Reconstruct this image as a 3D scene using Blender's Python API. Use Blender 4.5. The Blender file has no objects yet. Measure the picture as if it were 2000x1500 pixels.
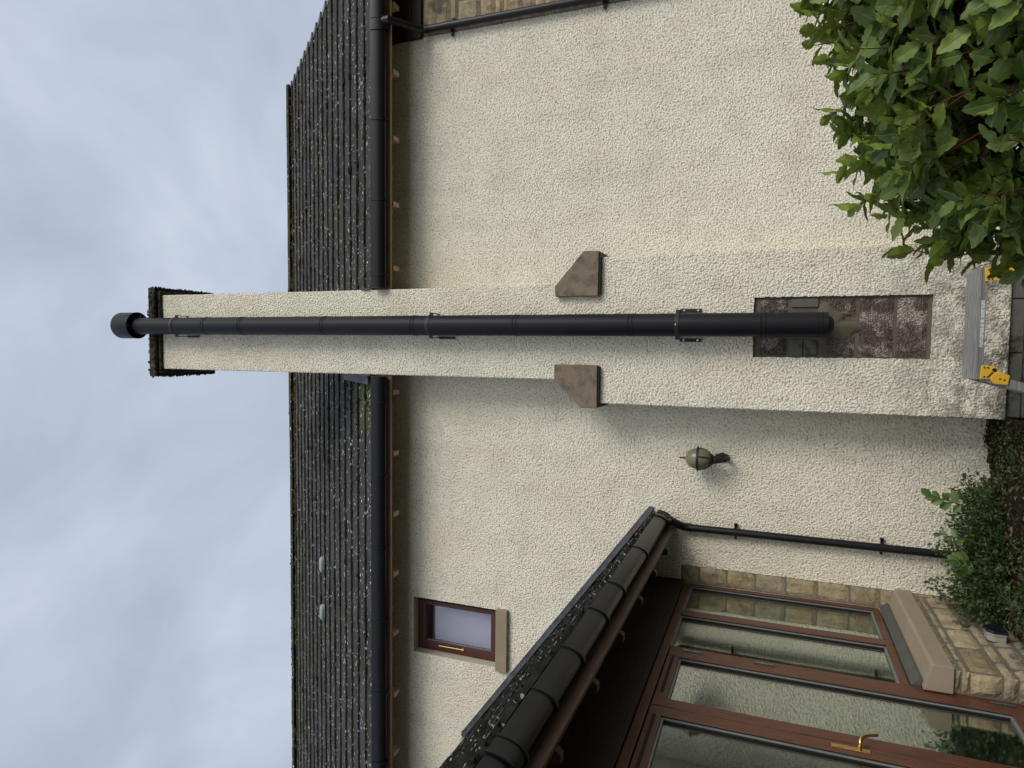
import bpy, bmesh, math, random
import numpy as np
from mathutils import Vector, Matrix
random.seed(7); RNG = np.random.default_rng(7)
sc = bpy.context.scene; C = sc.collection
PI = math.pi

# ---------------------------------------------------------------- camera (phone held on its side: world up points left)
cam = bpy.data.cameras.new('camera'); cam.sensor_width = 36.0; cam.lens = 1302.25/2000*36.0
cam.clip_start = 0.05; cam.clip_end = 3000
camo = bpy.data.objects.new('camera', cam); C.objects.link(camo)
RT = Vector((0.9984533, 0.04760746, 0.02871477))
DN = Vector((0.00946923, 0.36331689, -0.9316175))
FW = Vector((-0.0547845, 0.93044848, 0.36230414))
m = Matrix.Identity(4)
for i in range(3):
    m[i][0] = DN[i]; m[i][1] = RT[i]; m[i][2] = -FW[i]
m[0][3], m[1][3], m[2][3] = 0, -6.5, 0
camo.matrix_world = m
sc.camera = camo

# ---------------------------------------------------------------- light
SUN = Vector((0.66, -0.66, 0.46)).normalized()
w = bpy.data.worlds.new('World'); sc.world = w; w.use_nodes = True
nt = w.node_tree; nt.nodes.clear()
def N(t, typ, **k):
    n = t.nodes.new(typ)
    for a, v in k.items(): setattr(n, a, v)
    return n
out = N(nt, 'ShaderNodeOutputWorld'); bg = N(nt, 'ShaderNodeBackground')
sky = N(nt, 'ShaderNodeTexSky', sky_type='NISHITA', sun_disc=False)
sky.sun_elevation = math.asin(SUN.z); sky.sun_rotation = math.atan2(SUN.x, SUN.y)
tc = N(nt, 'ShaderNodeTexCoord')
mp = N(nt, 'ShaderNodeMapping'); mp.inputs['Scale'].default_value = (1.6, 1.0, 2.6); mp.inputs['Rotation'].default_value = (0.3, 0.5, 0.4)
n1 = N(nt, 'ShaderNodeTexNoise'); n1.inputs['Scale'].default_value = 2.1; n1.inputs['Detail'].default_value = 5; n1.inputs['Roughness'].default_value = 0.5
n1.inputs['Distortion'].default_value = 0.4
cr = N(nt, 'ShaderNodeValToRGB')
e = cr.color_ramp.elements
e[0].position = 0.32; e[0].color = (4.35, 4.95, 6.05, 1)
e[1].position = 0.70; e[1].color = (6.7, 7.4, 8.75, 1)
x = e.new(0.5); x.color = (5.35, 6.0, 7.3, 1)
mx = N(nt, 'ShaderNodeMix', data_type='RGBA'); mx.inputs[0].default_value = 0.94
# brighter cloud round the hidden sun
dt = N(nt, 'ShaderNodeVectorMath', operation='DOT_PRODUCT'); dt.inputs[1].default_value = SUN
mr = N(nt, 'ShaderNodeMapRange'); mr.inputs['From Min'].default_value = 0.2; mr.inputs['From Max'].default_value = 1.0
mr.inputs['To Min'].default_value = 0.0; mr.inputs['To Max'].default_value = 1.0
pw = N(nt, 'ShaderNodeMath', operation='POWER'); pw.inputs[1].default_value = 2.0
gl = N(nt, 'ShaderNodeMix', data_type='RGBA', blend_type='ADD'); gl.inputs[7].default_value = (9.5, 9.0, 8.0, 1)
L = nt.links.new
L(tc.outputs['Generated'], mp.inputs[0]); L(mp.outputs[0], n1.inputs['Vector']); L(n1.outputs['Fac'], cr.inputs[0])
L(sky.outputs[0], mx.inputs[6]); L(cr.outputs[0], mx.inputs[7])
L(tc.outputs['Generated'], dt.inputs[0]); L(dt.outputs['Value'], mr.inputs[0]); L(mr.outputs[0], pw.inputs[0]); L(pw.outputs[0], gl.inputs[0])
L(mx.outputs[2], gl.inputs[6]); L(gl.outputs[2], bg.inputs[0]); bg.inputs[1].default_value = 0.1
L(bg.outputs[0], out.inputs[0])
sd = bpy.data.lights.new('sun', 'SUN'); sd.energy = 1.6; sd.angle = math.radians(24); sd.color = (1.0, 0.95, 0.86)
so = bpy.data.objects.new('sun', sd); C.objects.link(so); so.rotation_euler = (-SUN).to_track_quat('-Z', 'Y').to_euler()
so.location = SUN*30
sc.view_settings.view_transform = 'Standard'; sc.view_settings.look = 'None'; sc.view_settings.gamma = 1
sc.view_settings.exposure = 0.0
sc.render.engine = 'CYCLES'
sc.cycles.transparent_max_bounces = 12

# ---------------------------------------------------------------- materials
class MT:
    def __init__(s, name, rough=0.8, spec=0.5, metal=0.0):
        s.m = bpy.data.materials.new(name); s.m.use_nodes = True; s.t = s.m.node_tree; s.t.nodes.clear()
        s.o = N(s.t, 'ShaderNodeOutputMaterial'); s.p = N(s.t, 'ShaderNodeBsdfPrincipled')
        s.t.links.new(s.p.outputs[0], s.o.inputs[0])
        s.p.inputs['Roughness'].default_value = rough; s.p.inputs['Specular IOR Level'].default_value = spec
        s.p.inputs['Metallic'].default_value = metal
        s.g = N(s.t, 'ShaderNodeNewGeometry'); s.pos = s.g.outputs['Position']
    def l(s, a, b): s.t.links.new(a, b)
    def vec(s, sx=1, sy=1, sz=1, rot=(0, 0, 0), src=None):
        n = N(s.t, 'ShaderNodeMapping'); n.inputs['Scale'].default_value = (sx, sy, sz); n.inputs['Rotation'].default_value = rot
        s.l(src or s.pos, n.inputs[0]); return n.outputs[0]
    def noise(s, scale, det=3, rough=0.55, v=None, dist=0):
        n = N(s.t, 'ShaderNodeTexNoise'); n.inputs['Scale'].default_value = scale; n.inputs['Detail'].default_value = det
        n.inputs['Roughness'].default_value = rough; n.inputs['Distortion'].default_value = dist
        s.l(v or s.pos, n.inputs['Vector']); return n.outputs['Fac']
    def vor(s, scale, v=None, feat='F1', smooth=None, out='Distance', rnd=1):
        n = N(s.t, 'ShaderNodeTexVoronoi', feature=feat); n.inputs['Scale'].default_value = scale; n.inputs['Randomness'].default_value = rnd
        if smooth is not None: n.inputs['Smoothness'].default_value = smooth
        s.l(v or s.pos, n.inputs['Vector']); return n.outputs[out]
    def ramp(s, f, *st):
        n = N(s.t, 'ShaderNodeValToRGB'); el = n.color_ramp.elements
        while len(el) < len(st): el.new(0.5)
        for k, (p, c) in enumerate(st):
            el[k].position = p; el[k].color = (*c, 1) if isinstance(c, tuple) else (c, c, c, 1)
        s.l(f, n.inputs[0]); return n.outputs[0]
    def mix(s, f, a, b, mode='MIX'):
        n = N(s.t, 'ShaderNodeMix', data_type='RGBA', blend_type=mode)
        for v, i in ((f, 0), (a, 6), (b, 7)):
            if hasattr(v, 'node'): s.l(v, n.inputs[i])
            elif i == 0: n.inputs[0].default_value = v
            else: n.inputs[i].default_value = (*v, 1)
        return n.outputs[2]
    def math(s, op, a, b=0.0):
        n = N(s.t, 'ShaderNodeMath', operation=op)
        for v, i in ((a, 0), (b, 1)):
            if hasattr(v, 'node'): s.l(v, n.inputs[i])
            else: n.inputs[i].default_value = v
        return n.outputs[0]
    def xyz(s):
        n = N(s.t, 'ShaderNodeSeparateXYZ'); s.l(s.pos, n.inputs[0]); return n.outputs
    def attr(s, name='tint'):
        n = N(s.t, 'ShaderNodeVertexColor', layer_name=name); return n.outputs[0]
    def attr3(s, name='tint'):
        n = N(s.t, 'ShaderNodeSeparateColor'); s.l(s.attr(name), n.inputs[0]); return n.outputs
    def col(s, c):
        if hasattr(c, 'node'): s.l(c, s.p.inputs['Base Color'])
        else: s.p.inputs['Base Color'].default_value = (*c, 1)
        return s
    def rgh(s, c): s.l(c, s.p.inputs['Roughness']); return s
    def bump(s, h, dist=0.01, st=1.0):
        n = N(s.t, 'ShaderNodeBump'); n.inputs['Distance'].default_value = dist; n.inputs['Strength'].default_value = st
        s.l(h, n.inputs['Height']); s.l(n.outputs[0], s.p.inputs['Normal']); return s

def harling(name, a, b):
    k = MT(name, 0.95, 0.2)
    X, Y, Z = k.xyz()
    big = k.ramp(k.noise(0.9, 4, 0.6), (0.35, 0.0), (0.7, 1.0))
    c = k.mix(big, a, b)
    c = k.mix(k.ramp(k.noise(3.2, 5, 0.65), (0.45, 0.0), (0.8, 0.7)), c, (0.60, 0.555, 0.45))
    c = k.mix(k.ramp(k.noise(1.7, 4, 0.6, k.vec(1, 1, 0.55, (0, 0, 0.7))), (0.52, 0.0), (0.8, 0.55)), c, (0.74, 0.63, 0.49))
    # streaks washed down the wall, very faint
    c = k.mix(k.ramp(k.noise(5, 3, 0.6, k.vec(1, 1, 0.08)), (0.5, 0.0), (0.85, 0.25)), c, (0.50, 0.48, 0.42))
    # grime splashed up from the ground
    low = N(k.t, 'ShaderNodeMapRange'); k.l(Z, low.inputs[0]); low.inputs[1].default_value = -0.55; low.inputs[2].default_value = -1.7
    g = k.math('MULTIPLY', low.outputs[0], k.ramp(k.noise(9, 6, 0.75), (0.40, 0.0), (0.60, 1.0)))
    yy = N(k.t, 'ShaderNodeMapRange'); k.l(Y, yy.inputs[0]); yy.inputs[1].default_value = -0.1; yy.inputs[2].default_value = -0.35; yy.inputs[3].default_value = 0.3; yy.inputs[4].default_value = 1.0
    g = k.math('MULTIPLY', g, yy.outputs[0]); c = k.mix(g, c, (0.135, 0.125, 0.10))
    # pits between the dashed pebbles darkened: shade mixed into the colour for contrast
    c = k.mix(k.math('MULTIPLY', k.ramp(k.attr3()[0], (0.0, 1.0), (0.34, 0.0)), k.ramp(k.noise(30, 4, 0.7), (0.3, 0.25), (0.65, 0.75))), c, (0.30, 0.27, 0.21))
    h = k.math('SUBTRACT', k.math('MULTIPLY', k.noise(110, 3, 0.6), 1.2), k.vor(75))
    k.col(c); k.bump(h, 0.009, 0.7)
    return k.m
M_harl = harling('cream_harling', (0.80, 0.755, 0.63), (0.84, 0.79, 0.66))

k = MT('smooth_render', 0.9, 0.2); k.col(k.mix(k.noise(6, 4), (0.42, 0.385, 0.30), (0.50, 0.46, 0.37))).bump(k.noise(80, 3), 0.002, 0.5); M_smooth = k.m
k = MT('concrete_lintel', 0.9, 0.2); k.col(k.mix(k.noise(5, 5), (0.245, 0.195, 0.14), (0.33, 0.27, 0.20))).bump(k.noise(120, 3), 0.002, 0.4); M_sill = k.m

k = MT('weathered_cast_stone', 0.92, 0.2)
c = k.mix(k.noise(7, 5, 0.6), (0.175, 0.138, 0.10), (0.25, 0.20, 0.15))
c = k.mix(k.ramp(k.noise(9, 6, 0.7), (0.48, 0.0), (0.66, 0.85)), c, (0.085, 0.08, 0.06))
c = k.mix(k.ramp(k.vor(60), (0.0, 0.7), (0.12, 0.0)), c, (0.42, 0.39, 0.32))
k.col(c).bump(k.noise(110, 4, 0.7), 0.004, 0.6); M_shoulder = k.m

k = MT('dark_mossy_concrete', 0.95, 0.2)
c = k.mix(k.ramp(k.noise(14, 6, 0.7), (0.4, 0.0), (0.65, 1.0)), (0.014, 0.014, 0.012), (0.10, 0.082, 0.06))
k.col(c).bump(k.noise(40, 5, 0.7), 0.02, 0.9); M_cap = k.m

def blockmat(name, dark, light, white):
    k = MT(name, 0.97, 0.15)
    c = k.mix(k.ramp(k.noise(60, 5, 0.8), (0.38, 0.0), (0.60, 1.0)), dark, light)
    msk = k.math('MULTIPLY', k.ramp(k.noise(5.5, 4, 0.6), (0.50, 0.0), (0.60, 1.0)), k.ramp(k.noise(75, 4, 0.8), (0.44, 0.05), (0.54, 1.0)))
    c = k.mix(msk, c, white)
    c = k.mix(0.75, c, k.attr(), 'MULTIPLY')
    k.col(c).bump(k.math('ADD', k.noise(60, 4, 0.75), k.vor(90)), 0.018, 0.9); return k.m
M_block = blockmat('rough_concrete_block', (0.062, 0.050, 0.043), (0.205, 0.172, 0.150), (0.58, 0.52, 0.46))
k = MT('fresh_mortar', 0.95, 0.2); k.col(k.mix(k.noise(12, 5, 0.6), (0.088, 0.078, 0.055), (0.15, 0.132, 0.095))).bump(k.noise(60, 4, 0.7), 0.005, 0.7); M_mortar = k.m
k = MT('plinth_concrete', 0.95, 0.2)
c = k.mix(k.noise(6, 6, 0.7), (0.075, 0.075, 0.062), (0.17, 0.165, 0.14)); c = k.mix(k.ramp(k.noise(3.3, 4, 0.6), (0.52, 0), (0.6, 0.85)), c, (0.018, 0.018, 0.016))
k.col(c).bump(k.noise(70, 4, 0.7), 0.006, 0.7); M_plinth = k.m

k = MT('pitched_sandstone', 0.95, 0.2)
A = k.attr3()
c = k.ramp(A[0], (0.0, (0.27, 0.21, 0.125)), (0.3, (0.39, 0.305, 0.18)), (0.55, (0.48, 0.395, 0.25)), (0.8, (0.33, 0.285, 0.205)), (1.0, (0.43, 0.345, 0.215)))
c = k.mix(k.ramp(k.noise(8, 5, 0.65), (0.40, 0.0), (0.66, 0.75)), c, (0.12, 0.105, 0.078))
c = k.mix(k.ramp(k.noise(45, 4, 0.7), (0.4, 0.0), (0.75, 0.55)), c, (0.50, 0.41, 0.26))
c = k.mix(k.ramp(k.noise(3.0, 3, 0.6, k.vec(1, 1, 1, (1, 2, 3))), (0.58, 0.0), (0.68, 0.75)), c, (0.075, 0.07, 0.058))
k.col(c).bump(k.math('ADD', k.noise(38, 5, 0.7), k.math('MULTIPLY', k.noise(120, 3), 0.4)), 0.018, 0.8); M_stone = k.m
k = MT('stone_mortar', 0.95, 0.2); k.col(k.mix(k.noise(25, 4), (0.12, 0.105, 0.082), (0.20, 0.18, 0.14))).bump(k.noise(90, 4), 0.004, 0.6); M_smort = k.m

def tile_mat(name, moss_mask=True, dark=1.0, spots=(9.5, 0.14)):
    k = MT(name, 0.95, 0.15)
    A = k.attr3()
    c = k.mix(A[0], (0.028*dark, 0.0275*dark, 0.027*dark), (0.050*dark, 0.0495*dark, 0.0485*dark))
    c = k.mix(k.ramp(k.noise(26, 5, 0.7), (0.45, 0.0), (0.8, 0.6)), c, (0.058, 0.055, 0.052))
    # algae green
    g = k.ramp(k.noise(1.6, 4, 0.6), (0.52, 0.0), (0.72, 0.55))
    c = k.mix(g, c, (0.045, 0.047, 0.024))
    if moss_mask:
        X, Y, Z = k.xyz()
        a = N(k.t, 'ShaderNodeVectorMath', operation='DISTANCE'); k.l(k.pos, a.inputs[0]); a.inputs[1].default_value = (-0.48, -0.1, 4.25)
        mr = N(k.t, 'ShaderNodeMapRange'); k.l(a.outputs['Value'], mr.inputs[0]); mr.inputs[1].default_value = 0.62; mr.inputs[2].default_value = 0.1
        c = k.mix(k.math('MULTIPLY', mr.outputs[0], k.ramp(k.noise(9, 4, 0.6), (0.35, 0.25), (0.6, 1))), c, (0.085, 0.10, 0.035))
        mr2 = N(k.t, 'ShaderNodeMapRange'); k.l(Z, mr2.inputs[0]); mr2.inputs[1].default_value = 7.0; mr2.inputs[2].default_value = 8.0
        c = k.mix(k.math('MULTIPLY', mr2.outputs[0], k.ramp(k.noise(3.5, 5, 0.7), (0.45, 0), (0.65, .8))), c, (0.10, 0.085, 0.035))
    # round pale lichen
    nz = N(k.t, 'ShaderNodeTexNoise'); nz.inputs['Scale'].default_value = 60; k.l(k.pos, nz.inputs['Vector'])
    va = N(k.t, 'ShaderNodeVectorMath', operation='MULTIPLY_ADD'); k.l(nz.outputs['Color'], va.inputs[0]); va.inputs[1].default_value = (0.02, 0.02, 0.02); k.l(k.pos, va.inputs[2])
    v = k.vor(spots[0], va.outputs[0])
    dens = k.ramp(k.noise(2.4, 5, 0.75), (0.40, 0.0), (0.55, 1.0))
    s1 = k.ramp(v, (spots[1], 1.0), (spots[1]+0.03, 0.0))
    v3 = k.vor(17, va.outputs[0]); s2 = k.ramp(v3, (0.13, 1.0), (0.17, 0.0))
    c = k.mix(k.math('MULTIPLY', k.math('MAXIMUM', s1, s2), dens), c, (0.62, 0.62, 0.60))
    k.col(c).bump(k.noise(70, 4, 0.7), 0.004, 0.7); return k.m
M_tile = tile_mat('weathered_concrete_tile')
M_tile2 = tile_mat('porch_tile', False, 1.1, (12, 0.15))
k = MT('moss', 1.0, 0.1); k.col(k.mix(k.noise(14, 4, 0.7), (0.008, 0.008, 0.005), (0.035, 0.034, 0.014))).bump(k.noise(120, 4), 0.01, 1); M_moss = k.m
k = MT('moss_olive', 1.0, 0.1); k.col(k.mix(k.noise(14, 4, 0.7), (0.022, 0.021, 0.010), (0.085, 0.075, 0.032))).bump(k.noise(120, 4), 0.01, 1); M_moss2 = k.m
k = MT('tile_edge', 0.9, 0.3); k.col(k.mix(k.noise(20, 4), (0.13, 0.135, 0.13), (0.22, 0.225, 0.22))).bump(k.noise(80, 3), 0.003, .5); M_edge = k.m

def plastic(name, c, r=0.35, dirt=(0.03, 0.032, 0.03), amt=0.10):
    k = MT(name, r, 0.33)
    cc = k.mix(k.ramp(k.noise(7, 5, 0.65), (0.4, 0.0), (0.8, amt)), c, dirt)
    k.col(cc); return k.m
M_gut = plastic('black_pvc_gutter', (0.0035, 0.0045, 0.006), 0.33)
M_pipe = plastic('black_pvc_pipe', (0.006, 0.006, 0.008), 0.4)
k = MT('satin_black_flue', 0.48, 0.2); k.col(k.mix(k.noise(3, 3), (0.007, 0.0075, 0.010), (0.010, 0.0105, 0.014))).bump(k.noise(9, 2), 0.001, 0.2); M_flue = k.m
k = MT('flue_groove', 0.7, 0.3); k.col((0.001, 0.001, 0.0012)); M_groove = k.m
k = MT('black_iron', 0.55, 0.4); k.col(k.mix(k.noise(40, 4), (0.010, 0.010, 0.011), (0.025, 0.024, 0.024))); M_iron = k.m
k = MT('zinc_bolt', 0.35, 0.5, 0.9); k.col((0.55, 0.55, 0.54)); M_zinc = k.m

def wood(name, a, b, r=0.4, axis=(1, 1, 1), amt=0.5):
    k = MT(name, r, 0.4)
    c = k.mix(k.ramp(k.noise(14, 6, 0.65, k.vec(*axis)), (0.3, 0.0), (0.7, 1.0)), a, b)
    c = k.mix(k.ramp(k.noise(4, 4, 0.6), (0.5, 0), (0.85, amt)), c, tuple(v*0.5 for v in a))
    k.col(c).bump(k.noise(30, 5, 0.6, k.vec(*axis)), 0.002, 0.5); return k.m
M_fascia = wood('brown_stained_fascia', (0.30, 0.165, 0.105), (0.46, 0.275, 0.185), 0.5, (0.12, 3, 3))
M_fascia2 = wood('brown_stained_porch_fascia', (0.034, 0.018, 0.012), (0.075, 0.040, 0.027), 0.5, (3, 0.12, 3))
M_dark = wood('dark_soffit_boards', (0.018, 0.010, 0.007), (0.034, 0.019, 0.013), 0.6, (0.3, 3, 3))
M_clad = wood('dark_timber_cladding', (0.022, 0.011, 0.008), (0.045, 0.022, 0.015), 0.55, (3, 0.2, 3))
M_rafter = wood('rafter_end_grain', (0.42, 0.29, 0.205), (0.56, 0.40, 0.29), 0.7, (3, 3, 3))
M_frame = wood('mahogany_stained_frame', (0.072, 0.028, 0.016), (0.145, 0.058, 0.034), 0.32, (6, 6, 0.25))
M_frameh = wood('mahogany_stained_rail', (0.068, 0.026, 0.015), (0.135, 0.054, 0.031), 0.32, (6, 0.25, 6))
M_wframe = wood('dark_window_frame', (0.055, 0.017, 0.012), (0.095, 0.030, 0.021), 0.4, (6, 6, 0.25))
k = MT('brass', 0.28, 0.5, 1.0); k.col(k.mix(k.noise(30, 3), (0.75, 0.52, 0.20), (0.85, 0.62, 0.28))); M_brass = k.m
k = MT('dull_steel_hinge', 0.45, 0.5, 0.8); k.col(k.mix(k.noise(40, 3), (0.10, 0.09, 0.08), (0.20, 0.18, 0.16))); M_hinge = k.m
k = MT('glazing_bead', 0.5, 0.4); k.col(k.mix(k.noise(20, 3), (0.13, 0.14, 0.135), (0.22, 0.24, 0.235))); M_bead = k.m
k = MT('rubber_seal', 0.6, 0.3); k.col((0.012, 0.012, 0.012)); M_seal = k.m
def lead(name):
    k = MT(name, 0.6, 0.5, 0.15)
    c = k.mix(k.ramp(k.noise(9, 5, 0.65), (0.4, 0.0), (0.65, 1.0)), (0.032, 0.037, 0.048), (0.082, 0.092, 0.112))
    c = k.mix(k.ramp(k.noise(6, 5, 0.7), (0.58, 0.0), (0.68, 0.9)), c, (0.075, 0.05, 0.055))
    c = k.mix(k.ramp(k.noise(22, 5, 0.7), (0.62, 0.0), (0.7, 0.8)), c, (0.02, 0.022, 0.015))
    k.col(c).bump(k.noise(9, 4), 0.012, 0.6); return k.m
M_lead = lead('lead_flashing')
k = MT('grey_sub_sill', 0.6, 0.3); k.col(k.mix(k.noise(12, 5, 0.6), (0.055, 0.055, 0.05), (0.11, 0.11, 0.10))); M_sub = k.m

def glassmat(name, tint, base, pw, f0=0.03, wav=0.0):
    m_ = bpy.data.materials.new(name); m_.use_nodes = True; t = m_.node_tree; t.nodes.clear()
    o = N(t, 'ShaderNodeOutputMaterial'); mxs = N(t, 'ShaderNodeMixShader'); tr = N(t, 'ShaderNodeBsdfTransparent'); gs = N(t, 'ShaderNodeBsdfGlossy')
    tr.inputs[0].default_value = (*tint, 1); gs.inputs['Roughness'].default_value = 0.012; gs.inputs[0].default_value = (0.97, 1.0, 0.96, 1)
    lw = N(t, 'ShaderNodeLayerWeight'); lw.inputs[0].default_value = 0.5
    p = N(t, 'ShaderNodeMath', operation='POWER'); p.inputs[1].default_value = pw
    ma = N(t, 'ShaderNodeMath', operation='MULTIPLY_ADD'); ma.inputs[1].default_value = base; ma.inputs[2].default_value = f0
    t.links.new(lw.outputs['Facing'], p.inputs[0]); t.links.new(p.outputs[0], ma.inputs[0]); t.links.new(ma.outputs[0], mxs.inputs[0])
    t.links.new(tr.outputs[0], mxs.inputs[1]); t.links.new(gs.outputs[0], mxs.inputs[2]); t.links.new(mxs.outputs[0], o.inputs[0])
    if wav:
        g = N(t, 'ShaderNodeNewGeometry'); nz = N(t, 'ShaderNodeTexNoise'); nz.inputs['Scale'].default_value = 3.5; nz.inputs['Detail'].default_value = 1
        b = N(t, 'ShaderNodeBump'); b.inputs['Distance'].default_value = wav; b.inputs['Strength'].default_value = 0.5
        t.links.new(g.outputs['Position'], nz.inputs['Vector']); t.links.new(nz.outputs['Fac'], b.inputs['Height']); t.links.new(b.outputs[0], gs.inputs['Normal'])
    return m_
M_glass = glassmat('door_glass', (0.82, 0.9, 0.85), 0.95, 2.0, 0.04, 0.0015)
M_wglass = glassmat('window_glass', (0.9, 0.9, 0.93), 0.6, 2.0, 0.06)
k = MT('pale_roller_blind', 0.9, 0.2); k.col(k.mix(k.noise(3, 3, 0.5, k.vec(1, 1, 6)), (0.54, 0.53, 0.64), (0.61, 0.60, 0.71))); M_blind = k.m
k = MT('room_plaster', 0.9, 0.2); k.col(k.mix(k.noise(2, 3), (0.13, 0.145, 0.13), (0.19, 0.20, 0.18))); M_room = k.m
k = MT('vent_plastic', 0.6, 0.4); k.col(k.mix(k.noise(18, 4), (0.20, 0.22, 0.22), (0.33, 0.35, 0.35))); M_vent = k.m
k = MT('opal_lamp_globe', 0.3, 0.5)
k.col(k.mix(k.noise(9, 4, 0.6), (0.125, 0.115, 0.075), (0.20, 0.185, 0.125))); k.p.inputs['Subsurface Weight'].default_value = 0.0; M_opal = k.m

k = MT('soil', 1.0, 0.1)
c = k.mix(k.ramp(k.noise(30, 6, 0.7), (0.35, 0), (0.65, 1)), (0.012, 0.009, 0.006), (0.060, 0.045, 0.032))
c = k.mix(k.ramp(k.noise(7, 4, 0.6), (0.5, 0), (0.6, .5)), c, (0.03, 0.035, 0.014))
k.col(c).bump(k.noise(35, 6, 0.75), 0.03, 1); M_soil = k.m
k = MT('gravel_and_grass', 1.0, 0.1)
c = k.mix(k.ramp(k.noise(1.2, 5, 0.6), (0.45, 0), (0.6, 1)), (0.055, 0.075, 0.026), (0.13, 0.12, 0.095)); c = k.mix(k.ramp(k.vor(28), (0.1, 0.6), (0.5, 0)), c, (0.07, 0.07, 0.055))
k.col(c).bump(k.vor(40), 0.02, 1); M_ground = k.m

def leafmat(name, dark, mid, light, rib, rough=0.42, trans=0.18, yellow=(0.42, 0.36, 0.06)):
    k = MT(name, rough, 0.45)
    A = k.attr3()
    c = k.ramp(A[0], (0.0, dark), (0.55, mid), (1.0, light))
    c = k.mix(k.ramp(k.noise(28, 4, 0.6), (0.4, 0), (0.8, 0.35)), c, dark)
    if yellow: c = k.mix(k.math('GREATER_THAN', A[0], 0.985), c, yellow)
    c = k.mix(k.ramp(A[1], (0.0, 0.75), (0.10, 0.0)), c, rib)
    bk = N(k.t, 'ShaderNodeMix', data_type='RGBA'); k.l(k.g.outputs['Backfacing'], bk.inputs[0]); k.l(c, bk.inputs[6])
    k.l(k.mix(0.45, c, tuple(v*1.35 for v in light)), bk.inputs[7])
    k.col(bk.outputs[2])
    h = k.math('ADD', k.ramp(A[1], (0.0, 0.0), (0.18, 1.0)), k.noise(60, 2))
    k.bump(h, 0.0018, 0.6)
    tl = N(k.t, 'ShaderNodeBsdfTranslucent'); k.l(bk.outputs[2], tl.inputs[0]); ms = N(k.t, 'ShaderNodeMixShader'); ms.inputs[0].default_value = trans
    k.l(k.p.outputs[0], ms.inputs[1]); k.l(tl.outputs[0], ms.inputs[2]); k.l(ms.outputs[0], k.o.inputs[0])
    return k.m
M_leaf = leafmat('glossy_bush_leaf', (0.045, 0.082, 0.013), (0.120, 0.182, 0.026), (0.240, 0.295, 0.048), (0.25, 0.30, 0.10), 0.5, 0.25)
M_leaf2 = leafmat('ground_cover_leaf', (0.018, 0.034, 0.010), (0.040, 0.072, 0.018), (0.095, 0.140, 0.032), (0.05, 0.08, 0.02), 0.5, 0.1, None)
M_leaf3 = leafmat('broad_leaf', (0.045, 0.085, 0.018), (0.075, 0.135, 0.028), (0.11, 0.19, 0.04), (0.15, 0.22, 0.07), 0.42, 0.2, None)
M_litter = leafmat('dead_leaf', (0.035, 0.018, 0.012), (0.085, 0.042, 0.026), (0.20, 0.14, 0.085), (0.1, 0.05, 0.03), 0.8, 0.05, None)
k = MT('red_brown_bark', 0.7, 0.3); k.col(k.mix(k.noise(40, 4), (0.060, 0.018, 0.013), (0.14, 0.045, 0.03))); M_twig = k.m
k = MT('grey_bark', 0.9, 0.2); k.col(k.mix(k.noise(40, 4), (0.05, 0.038, 0.026), (0.12, 0.095, 0.07))); M_bark = k.m
k = MT('dry_vine', 0.9, 0.2); k.col((0.022, 0.018, 0.016)); M_vine = k.m

k = MT('scuffed_aluminium', 0.45, 0.5, 0.55)
c = k.mix(k.ramp(k.noise(20, 6, 0.7, k.vec(0.25, 6, 6)), (0.35, 0), (0.7, 1)), (0.21, 0.205, 0.20), (0.40, 0.395, 0.385))
c = k.mix(k.ramp(k.noise(9, 5, .7), (0.58, 0), (0.68, .6)), c, (0.30, 0.22, 0.17))
k.col(c).bump(k.noise(30, 4, 0.6, k.vec(0.2, 8, 8)), 0.003, 0.7); M_alu = k.m
k = MT('yellow_hinge_plastic', 0.45, 0.45); k.col(k.mix(k.noise(25, 5, 0.6), (0.66, 0.36, 0.018), (0.78, 0.47, 0.03))).bump(k.noise(30, 3), 0.002, .4); M_yel = k.m
k = MT('worn_label', 0.7, 0.3)
c = k.mix(k.ramp(k.noise(60, 6, 0.8, k.vec(1.6, 1, 0.5)), (0.50, 0), (0.56, 1)), (0.56, 0.56, 0.54), (0.17, 0.17, 0.165)); k.col(c); M_label = k.m
k = MT('black_plastic', 0.4, 0.4); k.col((0.012, 0.013, 0.015)); M_blk = k.m
k = MT('solar_cell', 0.2, 0.6); k.col((0.010, 0.012, 0.020)); M_cell = k.m
k = MT('light_grey_plastic', 0.5, 0.4); k.col(k.mix(k.noise(30, 4), (0.24, 0.24, 0.22), (0.34, 0.34, 0.32))); M_lgrey = k.m

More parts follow.
